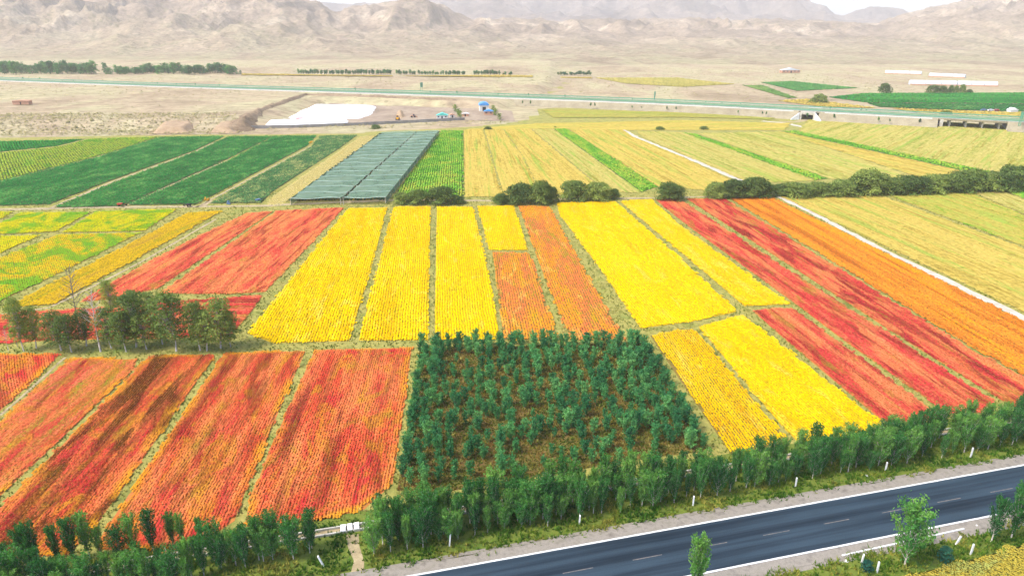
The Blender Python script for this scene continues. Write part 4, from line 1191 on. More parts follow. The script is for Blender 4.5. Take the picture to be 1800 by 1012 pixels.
for x, by, wp, l in ((858, 227.5, 16, 'dark low bush at the top of the golden wheat'), (976, 224, 7, 'small round bush on the golden band'), (1021, 224, 5, 'tiny bush on the golden band'), (1160, 228, 18, 'low dark bush left of the white track start'), (1237, 227.5, 18, 'low bush right of the field track'),
                     (660, 226, 20, 'low green bush behind the shade net')):
    far_tree('low_bush', V_ROUND[0], x, by, by - wp * 0.35, wp, l, 'bush', H0=8, W0=13, z=0.1)

# ------------------------------------------------------------------ highway on its embankment
hw = PP([(-500, 121), (-250, 131), (0, 141), (300, 152), (600, 161.5), (900, 171.5), (1200, 182.5), (1430, 195), (1650, 206.5), (1800, 214), (2100, 229)], PLAT)
seg = np.r_[0, np.cumsum(np.hypot(*np.diff(hw, axis=0).T))]
tt = np.linspace(0, seg[-1], 500)
kern = np.ones(41) / 41
hx_ = np.convolve(np.pad(np.interp(tt, seg, hw[:, 0]), 20, mode='reflect', reflect_type='odd'), kern, 'valid')
hy_ = np.convolve(np.pad(np.interp(tt, seg, hw[:, 1]), 20, mode='reflect', reflect_type='odd'), kern, 'valid')
HC = np.stack([hx_, hy_], 1)
HD = np.gradient(HC, axis=0); HD /= np.hypot(HD[:, 0], HD[:, 1])[:, None]
HNn = np.stack([-HD[:, 1], HD[:, 0]], 1)      # points away from the camera
HZ = PLAT + 0.9
M['pale_asphalt'] = mottled('pale_asphalt', lin(140, 144, 136), lin(160, 162, 150), 0.1)
M['green_metal'] = plain('green_metal', lin(92, 150, 122), 0.6, var=0.15)
M['green_hedge'] = mottled('green_hedge', lin(118, 150, 116), lin(138, 164, 124), 0.4)
M['white_metal'] = plain('white_metal', lin(225, 228, 226), 0.5)
M['embank'] = mottled('embank', lin(142, 132, 108), lin(164, 154, 128), 0.15, bump=0.3)


def hstrip(name, o0, o1, z0, z1, mat, i0=0, i1=500, parent=None):
    i1 = min(i1, 500)
    n = i1 - i0
    a = HC[i0:i1] + HNn[i0:i1] * o0; b = HC[i0:i1] + HNn[i0:i1] * o1
    v = np.vstack([np.c_[a, np.full(n, z0)], np.c_[b, np.full(n, z1)]])
    i = np.arange(n - 1)
    return link(name, mesh_np(name, v, np.stack([i, i + 1, n + i + 1, n + i], 1), mat), parent)


def near_idx(px, py): return int(np.argmin(((HC - P(px, py, PLAT)) ** 2).sum(1)))


ic = near_idx(1428, 195); ib0 = near_idx(1656, 206.5); ib1 = near_idx(1765, 212)
road_top = hstrip('highway', -13, 13, HZ, HZ, M['pale_asphalt']); tag(road_top, kind='structure')
tag(hstrip('highway_edge', -13.02, -13.0, HZ - 1.0, HZ + 0.002, M['embank']), kind='structure')
for j, (a, b) in enumerate(((0, ic - 1), (ic + 2, ib0), (ib1, 500))):
    o = hstrip('embankment', -22, -13.01, -0.4, HZ - 0.02, M['embank'], a, b); tag(o, kind='structure')
    o = hstrip('embankment', 13.01, 22, HZ - 0.02, -0.4, M['embank'], a, b); tag(o, kind='structure')
# painted edge lines
for o_ in (-11.5, 11.5):
    tag(hstrip('highway_line', o_ - 0.15, o_ + 0.15, HZ + 0.012, HZ + 0.012, M['white_paint']), kind='structure')
for o_, nm, lab in ((-12.6, 'guard_rail', 'green guard rail on the near side of the far highway'), (12.6, 'guard_rail', 'green guard rail on the far side of the far highway'), (0, 'median_screen', 'green screen along the middle of the far highway')):
    e = empty(nm, (*HC[250] + HNn[250] * o_, HZ)); e0 = np.array([*e.location])
    col_ = M['green_metal'] if nm == 'guard_rail' else M['green_hedge']
    h0, h1 = (0.45, 1.15) if nm == 'guard_rail' else (0.05, 1.0)
    n = 500
    A = HC + HNn * (o_ - 0.08); B = HC + HNn * (o_ + 0.08)
    v = np.vstack([np.c_[A, np.full(n, HZ + h0)], np.c_[A, np.full(n, HZ + h1)], np.c_[B, np.full(n, HZ + h1)], np.c_[B, np.full(n, HZ + h0)]]) - e0
    i = np.arange(n - 1)
    f = np.vstack([np.stack([i + k_ * n, i + 1 + k_ * n, i + 1 + ((k_ + 1) % 4) * n, i + ((k_ + 1) % 4) * n], 1) for k_ in range(4)])
    link('rail' if nm == 'guard_rail' else 'screen', mesh_np('rail', v, f, col_), e)
    if nm == 'guard_rail':
        pm = MB().box((0, 0, 0.55), (0.16, 0.16, 1.1)).mesh('post', M['green_metal'])
        for i_ in range(2, 498, 4):
            link('post', pm, e, tuple(np.r_[HC[i_] + HNn[i_] * o_, HZ] - e0))
    tag(e, lab, 'guard rail' if nm == 'guard_rail' else 'screen')
# near-side white concrete drain at the top of the bank
tag(hstrip('drain_strip', -14.0, -13.6, HZ - 0.54, HZ - 0.32, M['white_paint'], 0, ic - 2), kind='structure')
tag(hstrip('drain_strip', -14.0, -13.6, HZ - 0.54, HZ - 0.32, M['white_paint'], ic + 3, ib0 - 1), kind='structure')

# culvert under the highway
c_ = HC[ic] ; ang = math.atan2(HD[ic][1], HD[ic][0])
cul = empty('culvert', (*c_, 0), ang)
tag(cul, 'square concrete underpass with dark opening through the highway bank', 'underpass')
gapw = np.hypot(*(HC[ic + 2] - HC[ic - 2])) * 0.5 + 2.0
MB().box((-gapw / 2 + 0.5 - 0.5, 0, HZ / 2 - 0.6), (1.2, 40, HZ - 0.1)).build('side_wall', M['concrete'], cul)
MB().box((gapw / 2, 0, HZ / 2 - 0.6), (1.2, 40, HZ - 0.1)).build('side_wall', M['concrete'], cul)
MB().box((0, 0, HZ - 1.05), (gapw + 0.9, 38, 1.6)).build('deck', M['concrete'], cul)
MB().box((0, 21, HZ / 2 - 0.6), (gapw, 0.5, HZ)).build('end_wall', M['concrete_dark'], cul)
for s_ in (-1, 1):
    mb = MB()
    x = s_ * (gapw / 2 + 0.6)
    mb.add([(x, -20.5, -0.3), (x + s_ * 4.5, -24.5, -0.3), (x + s_ * 4.5, -24.5, 0.7), (x, -20.5, HZ - 0.6), (x + s_ * 0.5, -20.0, -0.3), (x + s_ * 5, -24.0, -0.3), (x + s_ * 5, -24, 0.7), (x + s_ * 0.5, -20.0, HZ - 0.6)],
           [(0, 1, 2, 3), (7, 6, 5, 4), (3, 2, 6, 7), (0, 4, 5, 1), (1, 5, 6, 2), (0, 3, 7, 4)])
    mb.build('wing_wall', M['white_paint'], cul)
# bridge
cb = (HC[ib0] + HC[ib1]) / 2; ang = math.atan2(*(HC[ib1] - HC[ib0])[::-1]); Lb = np.hypot(*(HC[ib1] - HC[ib0])) + 2
br = empty('road_bridge', (*cb, 0), ang)
tag(br, 'low concrete highway bridge with dark openings at the right', 'bridge')
MB().box((0, 0, HZ - 0.63), (Lb, 25.8, 1.2)).build('deck', M['concrete_dark'], br)
for k_ in range(4):
    x = -Lb / 2 + Lb * (k_ + 0.5) / 4 + (0.0)
    for yy in (-9, -3, 3, 9): MB().box((x, yy, (HZ - 1.2) / 2 - 0.2), (1.0, 1.4, HZ - 0.9)).build('pier', M['concrete'], br)
for s_ in (-1, 1): MB().box((s_ * (Lb / 2 + 0.3), 0, HZ / 2 - 0.4), (2, 27, HZ - 0.5)).build('abutment', M['concrete'], br)
# signs
def sign(px, pyb, pyt, lab):
    p = P(px, pyb, PLAT); d = math.hypot(p[1], 60); hh = (pyb - pyt) * d / 1290
    e = empty('highway_sign', (*p, PLAT), R(70))
    for x in (-1.6, 1.6): MB().tube([(x, 0, -1), (x, 0, hh)], 0.22, 8).build('post', M['green_metal'], e)
    MB().box((0, -0.3, hh * 0.72), (4.4, 0.25, hh * 0.5)).build('panel', M['green_metal'], e)
    for z_ in (0.5, 0.95): MB().box((0, 0, hh * z_), (3.2, 0.12, 0.12)).build('crossbar', M['green_metal'], e)
    tag(e, lab, 'sign')
sign(741, 161, 145, 'green road sign on two posts left of the pit buildings')
sign(1150, 178, 161, 'pale green road sign on posts at the middle of the highway')
sign(1792, 219, 196, 'green road sign on posts at the right photo edge')
for x0 in range(-40, 1620, 27):
    x = x0 + random.uniform(-11, 11)
    by = np.interp(x, [-250, 0, 300, 600, 900, 1200, 1430, 1650], [131, 141, 152, 161.5, 171.5, 182.5, 195, 206.5])
    side = random.choice((-1, 1))
    i_ = near_idx(x, by); p = HC[i_] + HNn[i_] * (side * random.uniform(16, 24))
    sm = V_THIN[x0 % 4]
    put_tree('embankment_shrub', sm, p, random.uniform(0.16, 0.36), 'small dark shrub planted along the highway bank', 'shrub', 'shrubs along the highway', z=PLAT - 1 if side > 0 else 1.8)

# ------------------------------------------------------------------ shade net
def netmat():
    m = bpy.data.materials.new('shade_net'); m.use_nodes = True
    nt = m.node_tree; nt.nodes.clear()
    n1 = noise(nt, 0.12, wpos(nt, 0.45, 1.0, 0.3), 4)
    r = ramp(nt, [(0.3, lin(104, 134, 112)), (0.7, lin(130, 154, 132))], n1)
    d = N(nt, 'ShaderNodeBsdfDiffuse'); nt.links.new(r.outputs[0], d.inputs[0])
    t = N(nt, 'ShaderNodeBsdfTransparent')
    mx = N(nt, 'ShaderNodeMixShader')
    n2 = noise(nt, 0.35, wpos(nt), 3)
    r2 = ramp(nt, [(0.3, (0.56,) * 3 + (1,)), (0.7, (0.76,) * 3 + (1,))], n2)
    nt.links.new(r2.outputs[0], mx.inputs[0]); nt.links.new(t.outputs[0], mx.inputs[1]); nt.links.new(d.outputs[0], mx.inputs[2])
    o = N(nt, 'ShaderNodeOutputMaterial'); nt.links.new(mx.outputs[0], o.inputs[0])
    return m


M['net'] = netmat()
M['wire'] = plain('wire', lin(176, 200, 190), 0.5)
NZ = 2.6
net = empty('shade_net', (*P(630, 300), 0))
n0 = np.array(net.location)
tag(net, 'grey green shade net stretched over a plot on posts and pale wires', 'shade net')
TL, TM1, TM2, TR = P(671, 233, NZ), P(731.6, 231, NZ), P(733, 231, NZ), P(771, 229.5, NZ)
BL, BM1, BM2, BR = P(510, 349, NZ), P(598, 348, NZ), P(603, 348, NZ), P(677, 347, NZ)
NR = 17
post_m = MB().tube([(0, 0, 0), (0, 0, NZ + 0.25)], 0.09, 6).mesh('post', M['concrete'])
for (a0, a1, b0, b1) in ((TL, TM1, BL, BM1), (TM2, TR, BM2, BR)):
    nu_, nv_ = 14, NR * 5 + 1
    uu, vv_ = np.meshgrid(np.linspace(0, 1, nu_), np.linspace(0, 1, nv_))
    pos = ((a0[None, None] * (1 - uu[..., None]) + a1 * uu[..., None]) * (1 - vv_[..., None]) + (b0 * (1 - uu[..., None]) + b1 * uu[..., None]) * vv_[..., None])
    rid = np.abs(np.sin(vv_ * NR * math.pi))
    zz = NZ - 0.45 * rid + 0.35 * np.sin(uu * 3.1) * 0 + 0.5 * (fbm(pos[..., 0] / 7, pos[..., 1] / 7, 2, 91) - 0.5)
    v = np.dstack([pos, zz]).reshape(-1, 3) - n0
    ii = np.arange(nu_ * nv_).reshape(nv_, nu_)
    f = np.stack([ii[:-1, :-1], ii[1:, :-1], ii[1:, 1:], ii[:-1, 1:]], -1).reshape(-1, 4)
    link('net_panel', mesh_np('net_panel', v, f, M['net'], smooth=True), net)
    for k_ in range(NR + 1):
        t = k_ / NR
        r0 = a0 * (1 - t) + b0 * t; r1 = a1 * (1 - t) + b1 * t
        pts = []
        ph = random.random() * 6
        for s_ in np.linspace(0, 1, 12):
            q_ = r0 * (1 - s_) + r1 * s_
            zq = NZ + 0.10 + 0.5 * (fbm(np.array([q_[0] / 7]), np.array([q_[1] / 7]), 2, 91)[0] - 0.5)
            pts.append((q_[0] - n0[0], q_[1] - n0[1] + 0.9 * math.sin(s_ * 7 + ph), zq))
        MB().tube(pts, 0.075, 4).build('wire', M['wire'], net)
        for q_ in (r0, r1): link('post', post_m, net, (q_[0] - n0[0], q_[1] - n0[1], 0))
# blue-grey side curtain on the left edge and right edge
for a0, b0 in ((TL, BL), (TR, BR)):
    v = np.array([(*a0, NZ - 0.05), (*b0, NZ - 0.05), (*b0, 0.15), (*a0, 0.15)]) - n0
    link('side_curtain', mesh_np('side_curtain', v, [(0, 1, 2, 3)], M['net']), net)
field('net_crop', np.array([P(668, 235), P(772, 231), P(680, 352), P(504, 354)]), [(0.25, lin(44, 84, 56)), (0.6, lin(66, 104, 72)), (0.8, lin(120, 120, 84))], 'dark green crop rows growing under the shade net', 'crop field', rs=1.2, ps=0.9, h=0.6, wd=0.95, soil=M['soil'], across=6, along=30)

# ------------------------------------------------------------------ pit with white sheets
pit_poly = PP([(428, 226), (440, 214), (470, 200), (515, 183), (545, 175), (640, 177), (800, 182), (835, 188), (900, 196), (905, 214), (818, 212), (640, 217)])
sheet('pit_floor', pit_poly, 0.24, M['pit'], 'structure')
bk = PP([(424, 228), (434, 215), (464, 200), (508, 184), (538, 173), (620, 175), (720, 179), (830, 184)], 2.0)
sg = np.r_[0, np.cumsum(np.hypot(*np.diff(bk, axis=0).T))]
tb = np.linspace(0, sg[-1], 150)
bc = np.stack([np.interp(tb, sg, bk[:, 0]), np.interp(tb, sg, bk[:, 1])], 1)
bd = np.gradient(bc, axis=0); bd /= np.hypot(bd[:, 0], bd[:, 1])[:, None]; bn = np.stack([-bd[:, 1], bd[:, 0]], 1)
prof_ = [(-9, -0.6), (-4.5, 2.2), (-1.5, 4.6), (0.5, 6.0), (2.5, 6.0), (6, 4.6), (11, 3.0)]
vb = []
for o_, z_ in prof_:
    q_ = bc + bn * (o_ + 2.5 * (vnoise(tb / 7, tb * 0 + o_) - 0.5))[:, None]
    win = sstep(0, 22, tb) * sstep(0, 22, tb[-1] - tb)
    vb.append(np.c_[q_, -0.4 * (1 - win) + win * z_ + 1.6 * win * (vnoise(tb / 5, tb * 0 + o_ * 3.3) - 0.5) * (1 if z_ > 0 else 0.3)])
vb = np.vstack(vb); ib = np.arange(7 * 150).reshape(7, 150)
M['bank'] = desertmat('bank', [lin(124, 106, 86), lin(142, 124, 102), lin(154, 136, 112), lin(134, 114, 92)], 0.05, bscale=0.4, bump=0.9)
tag(link('pit_bank', mesh_np('pit_bank', vb, np.stack([ib[:-1, :-1], ib[:-1, 1:], ib[1:, 1:], ib[1:, :-1]], -1).reshape(-1, 4), M['bank'], smooth=True)), kind='structure')
M['plastic'] = plain('plastic', lin(238, 240, 240), 0.45, var=0.03, scale=0.2)


def mound(name, px, hgt, mat, lab, cat, z0=0.24):
    """low covered heap with uneven top inside a ragged outline"""
    poly = PP(px, z0)
    c = poly.mean(0)
    x0, y0 = poly.min(0); x1, y1 = poly.max(0)
    step = max((x1 - x0), (y1 - y0)) / 46
    xs = np.arange(x0 - step, x1 + 2 * step, step); ys = np.arange(y0 - step, y1 + 2 * step, step)
    A, B = np.meshgrid(xs, ys)
    d = poly_dist(A, B, poly) * np.where(in_poly(A, B, poly), 1, -1)
    Z = hgt * sstep(-0.3 * step, hgt * 0.9 + step, d) * (0.75 + 0.5 * fbm(A / 6, B / 6, 3, 15)) - 0.3 * (d < 0)
    v = np.stack([A.ravel() - c[0], B.ravel() - c[1], Z.ravel()], 1)
    ii = np.arange(A.size).reshape(A.shape)
    f = np.stack([ii[:-1, :-1], ii[:-1, 1:], ii[1:, 1:], ii[1:, :-1]], -1).reshape(-1, 4)
    f = f[(d.ravel()[f] > -step * 0.9).any(1)]
    o = link(name, mesh_np(name, v, f, mat, smooth=True), None, (c[0], c[1], z0))
    return tag(o, lab, cat)


mound('plastic_sheet', [(507, 207), (517, 203), (525, 197), (539, 192), (551, 185.5), (600, 186), (661, 188), (652, 202), (630, 209), (517, 210)], 1.6, M['plastic'], 'larger white plastic sheet spread in the pit', 'sheet')
mound('plastic_sheet', [(466, 219), (472, 214), (540, 211.5), (608, 209.8), (612, 213), (610, 217.5), (540, 220), (470, 223)], 1.4, M['plastic'], 'narrow white plastic sheet in front of the larger one', 'sheet')
M['red_cloth'] = plain('red_cloth', lin(200, 80, 70), 0.8)
M['brown_earth'] = mottled('brown_earth', lin(158, 134, 106), lin(178, 154, 124), 0.2, bump=0.5)
mound('folded_tarp', [(519, 208.5), (540, 208.3), (540, 209.6), (519, 209.8)], 0.9, M['red_cloth'], 'strip of red cloth between the two white sheets', 'cloth', 0.3)
mound('earth_heap', [(270, 234), (285, 216), (310, 209), (340, 213), (346, 224), (330, 233)], 3.3, M['brown_earth'], 'reddish earth heap on the slope left of the pit', 'heap', 0.6)
mound('earth_heap', [(370, 232), (392, 212), (412, 208), (420, 222), (412, 233)], 2.8, M['brown_earth'], 'smaller reddish earth heap at the pit corner', 'heap', 0.6)
mound('gravel_heap', [(697, 205), (699, 196), (703, 193), (708, 196), (712, 206), (704, 208)], 6.0, M['brown_earth'], 'tall narrow brown heap behind the yellow loader', 'heap', 0.3)
# low grey retaining wall along the front of the pit
wl = PP([(426, 227), (520, 225), (640, 220.5), (740, 215.5), (817, 211.5)])
wall = empty('retaining_wall', (*wl[2], 0)); w0 = np.array(wall.location)
tag(wall, 'long low grey wall along the front edge of the pit', 'wall')
M['wall_grey'] = mottled('wall_grey', lin(132, 128, 122), lin(156, 152, 146), 0.3)
for a, b in zip(wl[:-1], wl[1:]):
    L = np.hypot(*(b - a)); n = max(int(L / 8), 2); an = math.atan2(*(b - a)[::-1])
    for j in range(n):
        c_ = a + (b - a) * (j + 0.5) / n - w0[:2]
        MB().box((0, 0, 1.0), (L / n - 0.08, 0.5, 2.0 + random.uniform(-0.1, 0.1))).build('wall_panel', M['wall_grey'], wall, (c_[0], c_[1], 0), (0, 0, an))

# ------------------------------------------------------------------ small buildings and machines
M['blue_roof'] = plain('blue_roof', lin(84, 156, 220), 0.45)
M['teal_roof'] = plain('teal_roof', lin(96, 200, 182), 0.5)
M['wall_white'] = plain('wall_white', lin(225, 222, 214), 0.8)
M['wall_brick'] = plain('wall_brick', lin(196, 150, 122), 0.9)
M['dark'] = plain('dark', lin(38, 36, 36), 0.8)
M['yellow_paint'] = plain('yellow_paint', lin(226, 164, 30), 0.5)
M['tyre'] = plain('tyre', lin(34, 34, 36), 0.9)
M['glass'] = plain('glass', lin(60, 76, 90), 0.15, spec=0.5)
M['red_paint'] = plain('red_paint', lin(190, 66, 46), 0.5)
M['blue_paint'] = plain('blue_paint', lin(90, 120, 150), 0.5)


def shed(name, px, py, L, D, Hh, roofh, rz, roof, wallm, lab, z0=0.24, arch=False, door=(2.6, 3.0), wins=0):
    p = P(px, py, z0)
    e = empty(name, (*p, z0), rz); tag(e, lab, 'building')
    MB().box((0, 0, Hh / 2), (L, D, Hh)).build('wall', wallm, e)
    mb = MB()
    n = 9 if arch else 3
    prof = [(math.cos(math.pi * (1 - i / (n - 1))) * (L / 2 + 0.5), math.sin(math.pi * i / (n - 1)) * roofh) for i in range(n)] if arch else [(-L / 2 - 0.5, -0.1), (0, roofh), (L / 2 + 0.5, -0.1)]
    vs = [(x, y_, Hh + 0.03 + z) for y_ in (-D / 2 - 0.4, D / 2 + 0.4) for x, z in prof]
    fs = [(i, i + 1, n + i + 1, n + i) for i in range(n - 1)] + [tuple(range(n)), tuple(range(2 * n - 1, n - 1, -1))]
    mb.add(vs, fs); mb.build('roof', roof, e)
    if door: MB().box((0, -D / 2 - 0.04, door[1] / 2), (door[0], 0.12, door[1])).build('door', M['dark'], e)
    for k_ in range(wins):
        MB().box((-L / 2 + L * (k_ + 0.5) / wins, -D / 2 - 0.05, Hh * 0.6), (L / wins * 0.4, 0.14, Hh * 0.3)).build('window', M['glass'], e)
    return e


shed('barn', 850.5, 194.5, 7.0, 9, 4.3, 2.2, 0.1, M['blue_roof'], M['wall_white'], 'white barn with arched blue roof and dark doorway', arch=True, door=(2.6, 3.2))
shed('lean_to', 859, 201.5, 6.5, 5, 2.6, 1.2, 0.0, M['blue_roof'], M['wall_brick'], 'low blue roofed hut in front of the barn', door=None, wins=2)
shed('shed', 777.5, 208.5, 7.6, 5, 2.5, 1.7, 0.05, M['teal_roof'], M['wall_white'], 'teal roofed shed beside the pit wall', door=(1.0, 1.9), wins=3)
shed('hut', 795, 206.5, 3.5, 3, 2.0, 0.7, 0.2, M['wall_brick'], M['wall_white'], 'small pale hut right of the teal shed', door=(0.9, 1.6))
shed('hut', 818.5, 204.5, 4.5, 3, 2.0, 0.7, -0.1, M['wall_white'], M['wall_brick'], 'small white roofed hut between the light green trees', door=(0.9, 1.6))
shed('ruin', 40, 183.5, 12, 5, 2.9, 0.3, 0.08, M['wall_brick'], M['wall_brick'], 'small mud brick ruin on the desert at far left', z0=PLAT + 0.2, door=(0.8, 2.0))
M['glasshouse'] = plain('glasshouse', lin(206, 212, 216), 0.4, var=0.04)


def tunnel(x0, y0, x1, y1, D, Hh, lab):
    a, b = P(x0, y0, 1.0), P(x1, y1, 1.0); c_ = (a + b) / 2; L = np.hypot(*(b - a))
    e = empty('greenhouse', (*c_, 0.2), math.atan2(*(b - a)[::-1])); tag(e, lab, 'greenhouse')
    nb = max(int(L / 14), 3)
    n = 7
    for k_ in range(nb):
        x_0 = -L / 2 + L * k_ / nb + 0.3; x_1 = -L / 2 + L * (k_ + 1) / nb - 0.3
        prof = [(-D / 2 * math.cos(math.pi * i / (n - 1)), Hh * math.sin(math.pi * i / (n - 1)) ** 0.8) for i in range(n)]
        vs = [(x, y_, z) for x in (x_0, x_1) for y_, z in prof]
        MB().add(vs, [(i, n + i, n + i + 1, i + 1) for i in range(n - 1)] + [tuple(range(n)), tuple(range(2 * n - 1, n - 1, -1))]).build('cover_panel', M['glasshouse'], e)
    MB().box((0, -D / 2 - 0.5, 0.6), (L, 0.4, 1.2)).build('base_wall', M['wall_brick'], e)


tunnel(1556, 128.5, 1620, 130.5, 9, 4.5, 'upper left white greenhouse on the far right plain')
tunnel(1633, 133.5, 1697, 136.0, 9, 4.5, 'upper right white greenhouse on the far right plain')
tunnel(1598, 147.5, 1680, 149, 10, 5, 'left half of the long front white greenhouse')
tunnel(1682, 149, 1752, 150.5, 10, 5, 'right half of the long front white greenhouse')
shed('farm_building', 1388, 128, 26, 9, 3.6, 3.0, 0.05, M['glasshouse'], M['wall_brick'], 'white roofed farm building with red walls on the far plain', z0=0.8, door=(2, 2.4), wins=5)


def wheel(mb, x, y, r, w_):
    mb.tube([(x, y - w_ / 2, r), (x, y + w_ / 2, r)], r, 12)
    return mb


def loader(px, py, rz, paint, lab, sc=1.0, arm=True):
    p = P(px, py, 0.26)
    e = empty('wheel_loader', (*p, 0.26), rz, sc); tag(e, lab, 'loader')
    MB().box((-0.9, 0, 1.35), (2.6, 1.7, 1.1), 0, 0, 0.9).build('body', paint, e)
    MB().box((0.6, 0, 2.2), (1.3, 1.5, 1.7), 0, 0, 0.85).build('cab', M['glass'], e)
    MB().box((0.6, 0, 3.1), (1.5, 1.7, 0.14)).build('cab_roof', paint, e)
    for x in (-1.4, 1.5):
        for y in (-1.0, 1.0): wheel(MB(), x, y, 0.75, 0.5).build('wheel', M['tyre'], e)
    for y in (-0.6, 0.6): MB().tube([(0.9, y, 1.6), (2.2, y, 1.3), (3.2, y, 0.7)], 0.16, 6).build('arm', paint, e)
    MB().add([(3.0, -1.4, 0.1), (4.2, -1.4, 0.1), (3.0, -1.4, 1.3), (3.0, 1.4, 0.1), (4.2, 1.4, 0.1), (3.0, 1.4, 1.3)], [(0, 1, 2), (5, 4, 3), (0, 3, 4, 1), (0, 2, 5, 3)]).build('bucket', paint, e)


loader(699, 211, R(95), M['yellow_paint'], 'yellow wheel loader parked in front of the brown heap')
loader(726, 206.5, R(20), M['wall_brick'], 'small brown loader right of the brown heap', 0.8)


def car(px, py, rz, paint, lab, z0=0.35):
    p = P(px, py, z0)
    e = empty('parked_car', (*p, z0), rz); tag(e, lab, 'car')
    MB().box((0, 0, 0.62), (4.3, 1.75, 0.75), 0, 0, 0.96).build('body', paint, e)
    MB().box((-0.2, 0, 1.27), (2.4, 1.55, 0.6), 0, 0, 0.8).build('cabin', M['glass'], e)
    MB().box((-0.2, 0, 1.58), (1.85, 1.2, 0.05)).build('roof', paint, e)
    for x in (-1.35, 1.35):
        for y in (-0.8, 0.8): wheel(MB(), x, y, 0.34, 0.22).build('wheel', M['tyre'], e)


car(1729, 194.5, 0.1, M['blue_paint'], 'grey blue car parked by the darker green band')
car(1741, 195, 0.0, M['white_metal'], 'white car parked between two others by the darker green band')
car(1751, 195, 0.15, M['red_paint'], 'red car parked by the darker green band')
shed('tent', 1779, 196.5, 6, 4, 1.4, 1.6, 0.1, M['plastic'], M['plastic'], 'small white tent beside the parked cars', z0=0.35, door=None)


def tricycle(px, py, rz, paint, lab):
    p = P(px, py, 0.03)
    e = empty('cargo_tricycle', (*p, 0.03), rz); tag(e, lab, 'tricycle')
    MB().box((-0.5, 0, 0.8), (1.6, 1.1, 0.5), 0, 0, 1.06).build('cargo_box', paint, e)
    MB().box((0.75, 0, 0.8), (0.7, 0.35, 0.22)).build('saddle', M['tyre'], e)
    MB().tube([(-0.3, 0, 0.5), (1.0, 0, 0.5), (1.5, 0, 1.0)], 0.06, 6).build('frame', paint, e)
    MB().tube([(1.45, -0.4, 1.15), (1.5, 0, 1.05), (1.45, 0.4, 1.15)], 0.03, 5).build('handlebar', M['dark'], e)
    for x, y in ((-0.6, -0.6), (-0.6, 0.6), (1.6, 0)): wheel(MB(), x, y, 0.32, 0.14).build('wheel', M['tyre'], e)


tricycle(214, 362, 0.2, M['red_paint'], 'red cargo tricycle at the end of a potato block')
tricycle(330, 363, 2.8, M['dark'], 'dark cargo tricycle on the dirt track below the potato blocks')
tricycle(456, 354, 1.0, M['blue_paint'], 'grey blue cargo tricycle at the corner of the sparse potato block')


def sacks(px, py, n, mat, lab):
    p = P(px, py, 0.03)
    e = empty('sack_pile', (*p, 0.03)); tag(e, lab, 'sacks')
    for j in range(n):
        mb = MB()
        mb.box((0, 0, 0.35), (0.9, 0.5, 0.7), random.random() * 3, 0, 0.75)
        mb.build('sack', mat, e, (random.uniform(-0.9, 0.9), random.uniform(-0.5, 0.5), 0.55 * (j // 3)))


sacks(364, 352, 4, M['yellow_paint'], 'pile of yellow sacks at the foot of the sparse potato block')
sacks(546, 252, 5, M['yellow_paint'], 'pile of yellow sacks at the top of the potato blocks')
sacks(404, 359, 4, M['blue_paint'], 'pile of dull sacks beside the dirt track')
sacks(58, 215, 7, M['dark'], 'dark rubbish pile on the slope at far left')

# white marker posts along the road; base pixel, height px, lean
posts = [(1706, 803, 14, 0, 'white marker post nearest the right edge on the far verge'), (1556, 828, 14, 0, 'white marker post on the far verge above the worn dashes'), (1398, 855, 14, 0, 'white marker post on the far verge below the yellow plot'),
         (1218, 888, 15, 0, 'white marker post on the far verge at the right end of the plantation'), (1018, 922, 15, 0.05, 'white marker post on the far verge below the plantation'), (790, 959, 18, 0.1, 'white marker post near the start of the gravel shoulder'),
         (570, 996, 18, -0.35, 'leaning white marker post left of the footpath'), (1541, 1006, 16, 0, 'right white post of a pair at the bottom edge'), (1514, 990, 14, 0.05, 'grey white post of a pair at the bottom edge'),
         (1706, 974, 15, 0.02, 'white post on the near verge beside the wheat'), (1680, 957, 13, 0.25, 'leaning pale post on the near verge')]
for bx, by, hp, lean, lab in posts:
    p = P(bx, by); dist = math.sqrt(p @ p + 3600); hh = hp * dist / 1270 / (np.hypot(*p) / dist)
    hh = min(hh, 1.7)
    mb = MB().box((0, 0, hh / 2), (0.17, 0.17, hh))
    mb.add([(-.085, -.085, hh), (.085, -.085, hh), (.085, .085, hh + .08), (-.085, .085, hh + .08)], [(0, 1, 2, 3)])
    o = mb.build('marker_post', M['white_paint'], None, (*p, 0), (0, lean, 0)); tag(o, lab, 'post')
for bx, by, lab in ((1717, 925, 'small white stone on the near road verge'), (1487, 986, 'small white stone below the drain edging'), (1523, 836, 'scrap of white litter on the far road verge')):
    v, f, t = tufts(np.array([[0.0, 0.0]]), 0.3, 0.55, -0.03)
    o = link('stone', mesh_np('stone', v, f, M['white_paint']), None, (*P(bx, by), 0)); tag(o, lab, 'stone')

# ------------------------------------------------------------------ grass and scrub
def scatter(poly, n):
    lo = poly.min(0); hi = poly.max(0)
    p = lo + rng.random((n, 2)) * (hi - lo)
    return p[in_poly(p[:, 0], p[:, 1], poly)]


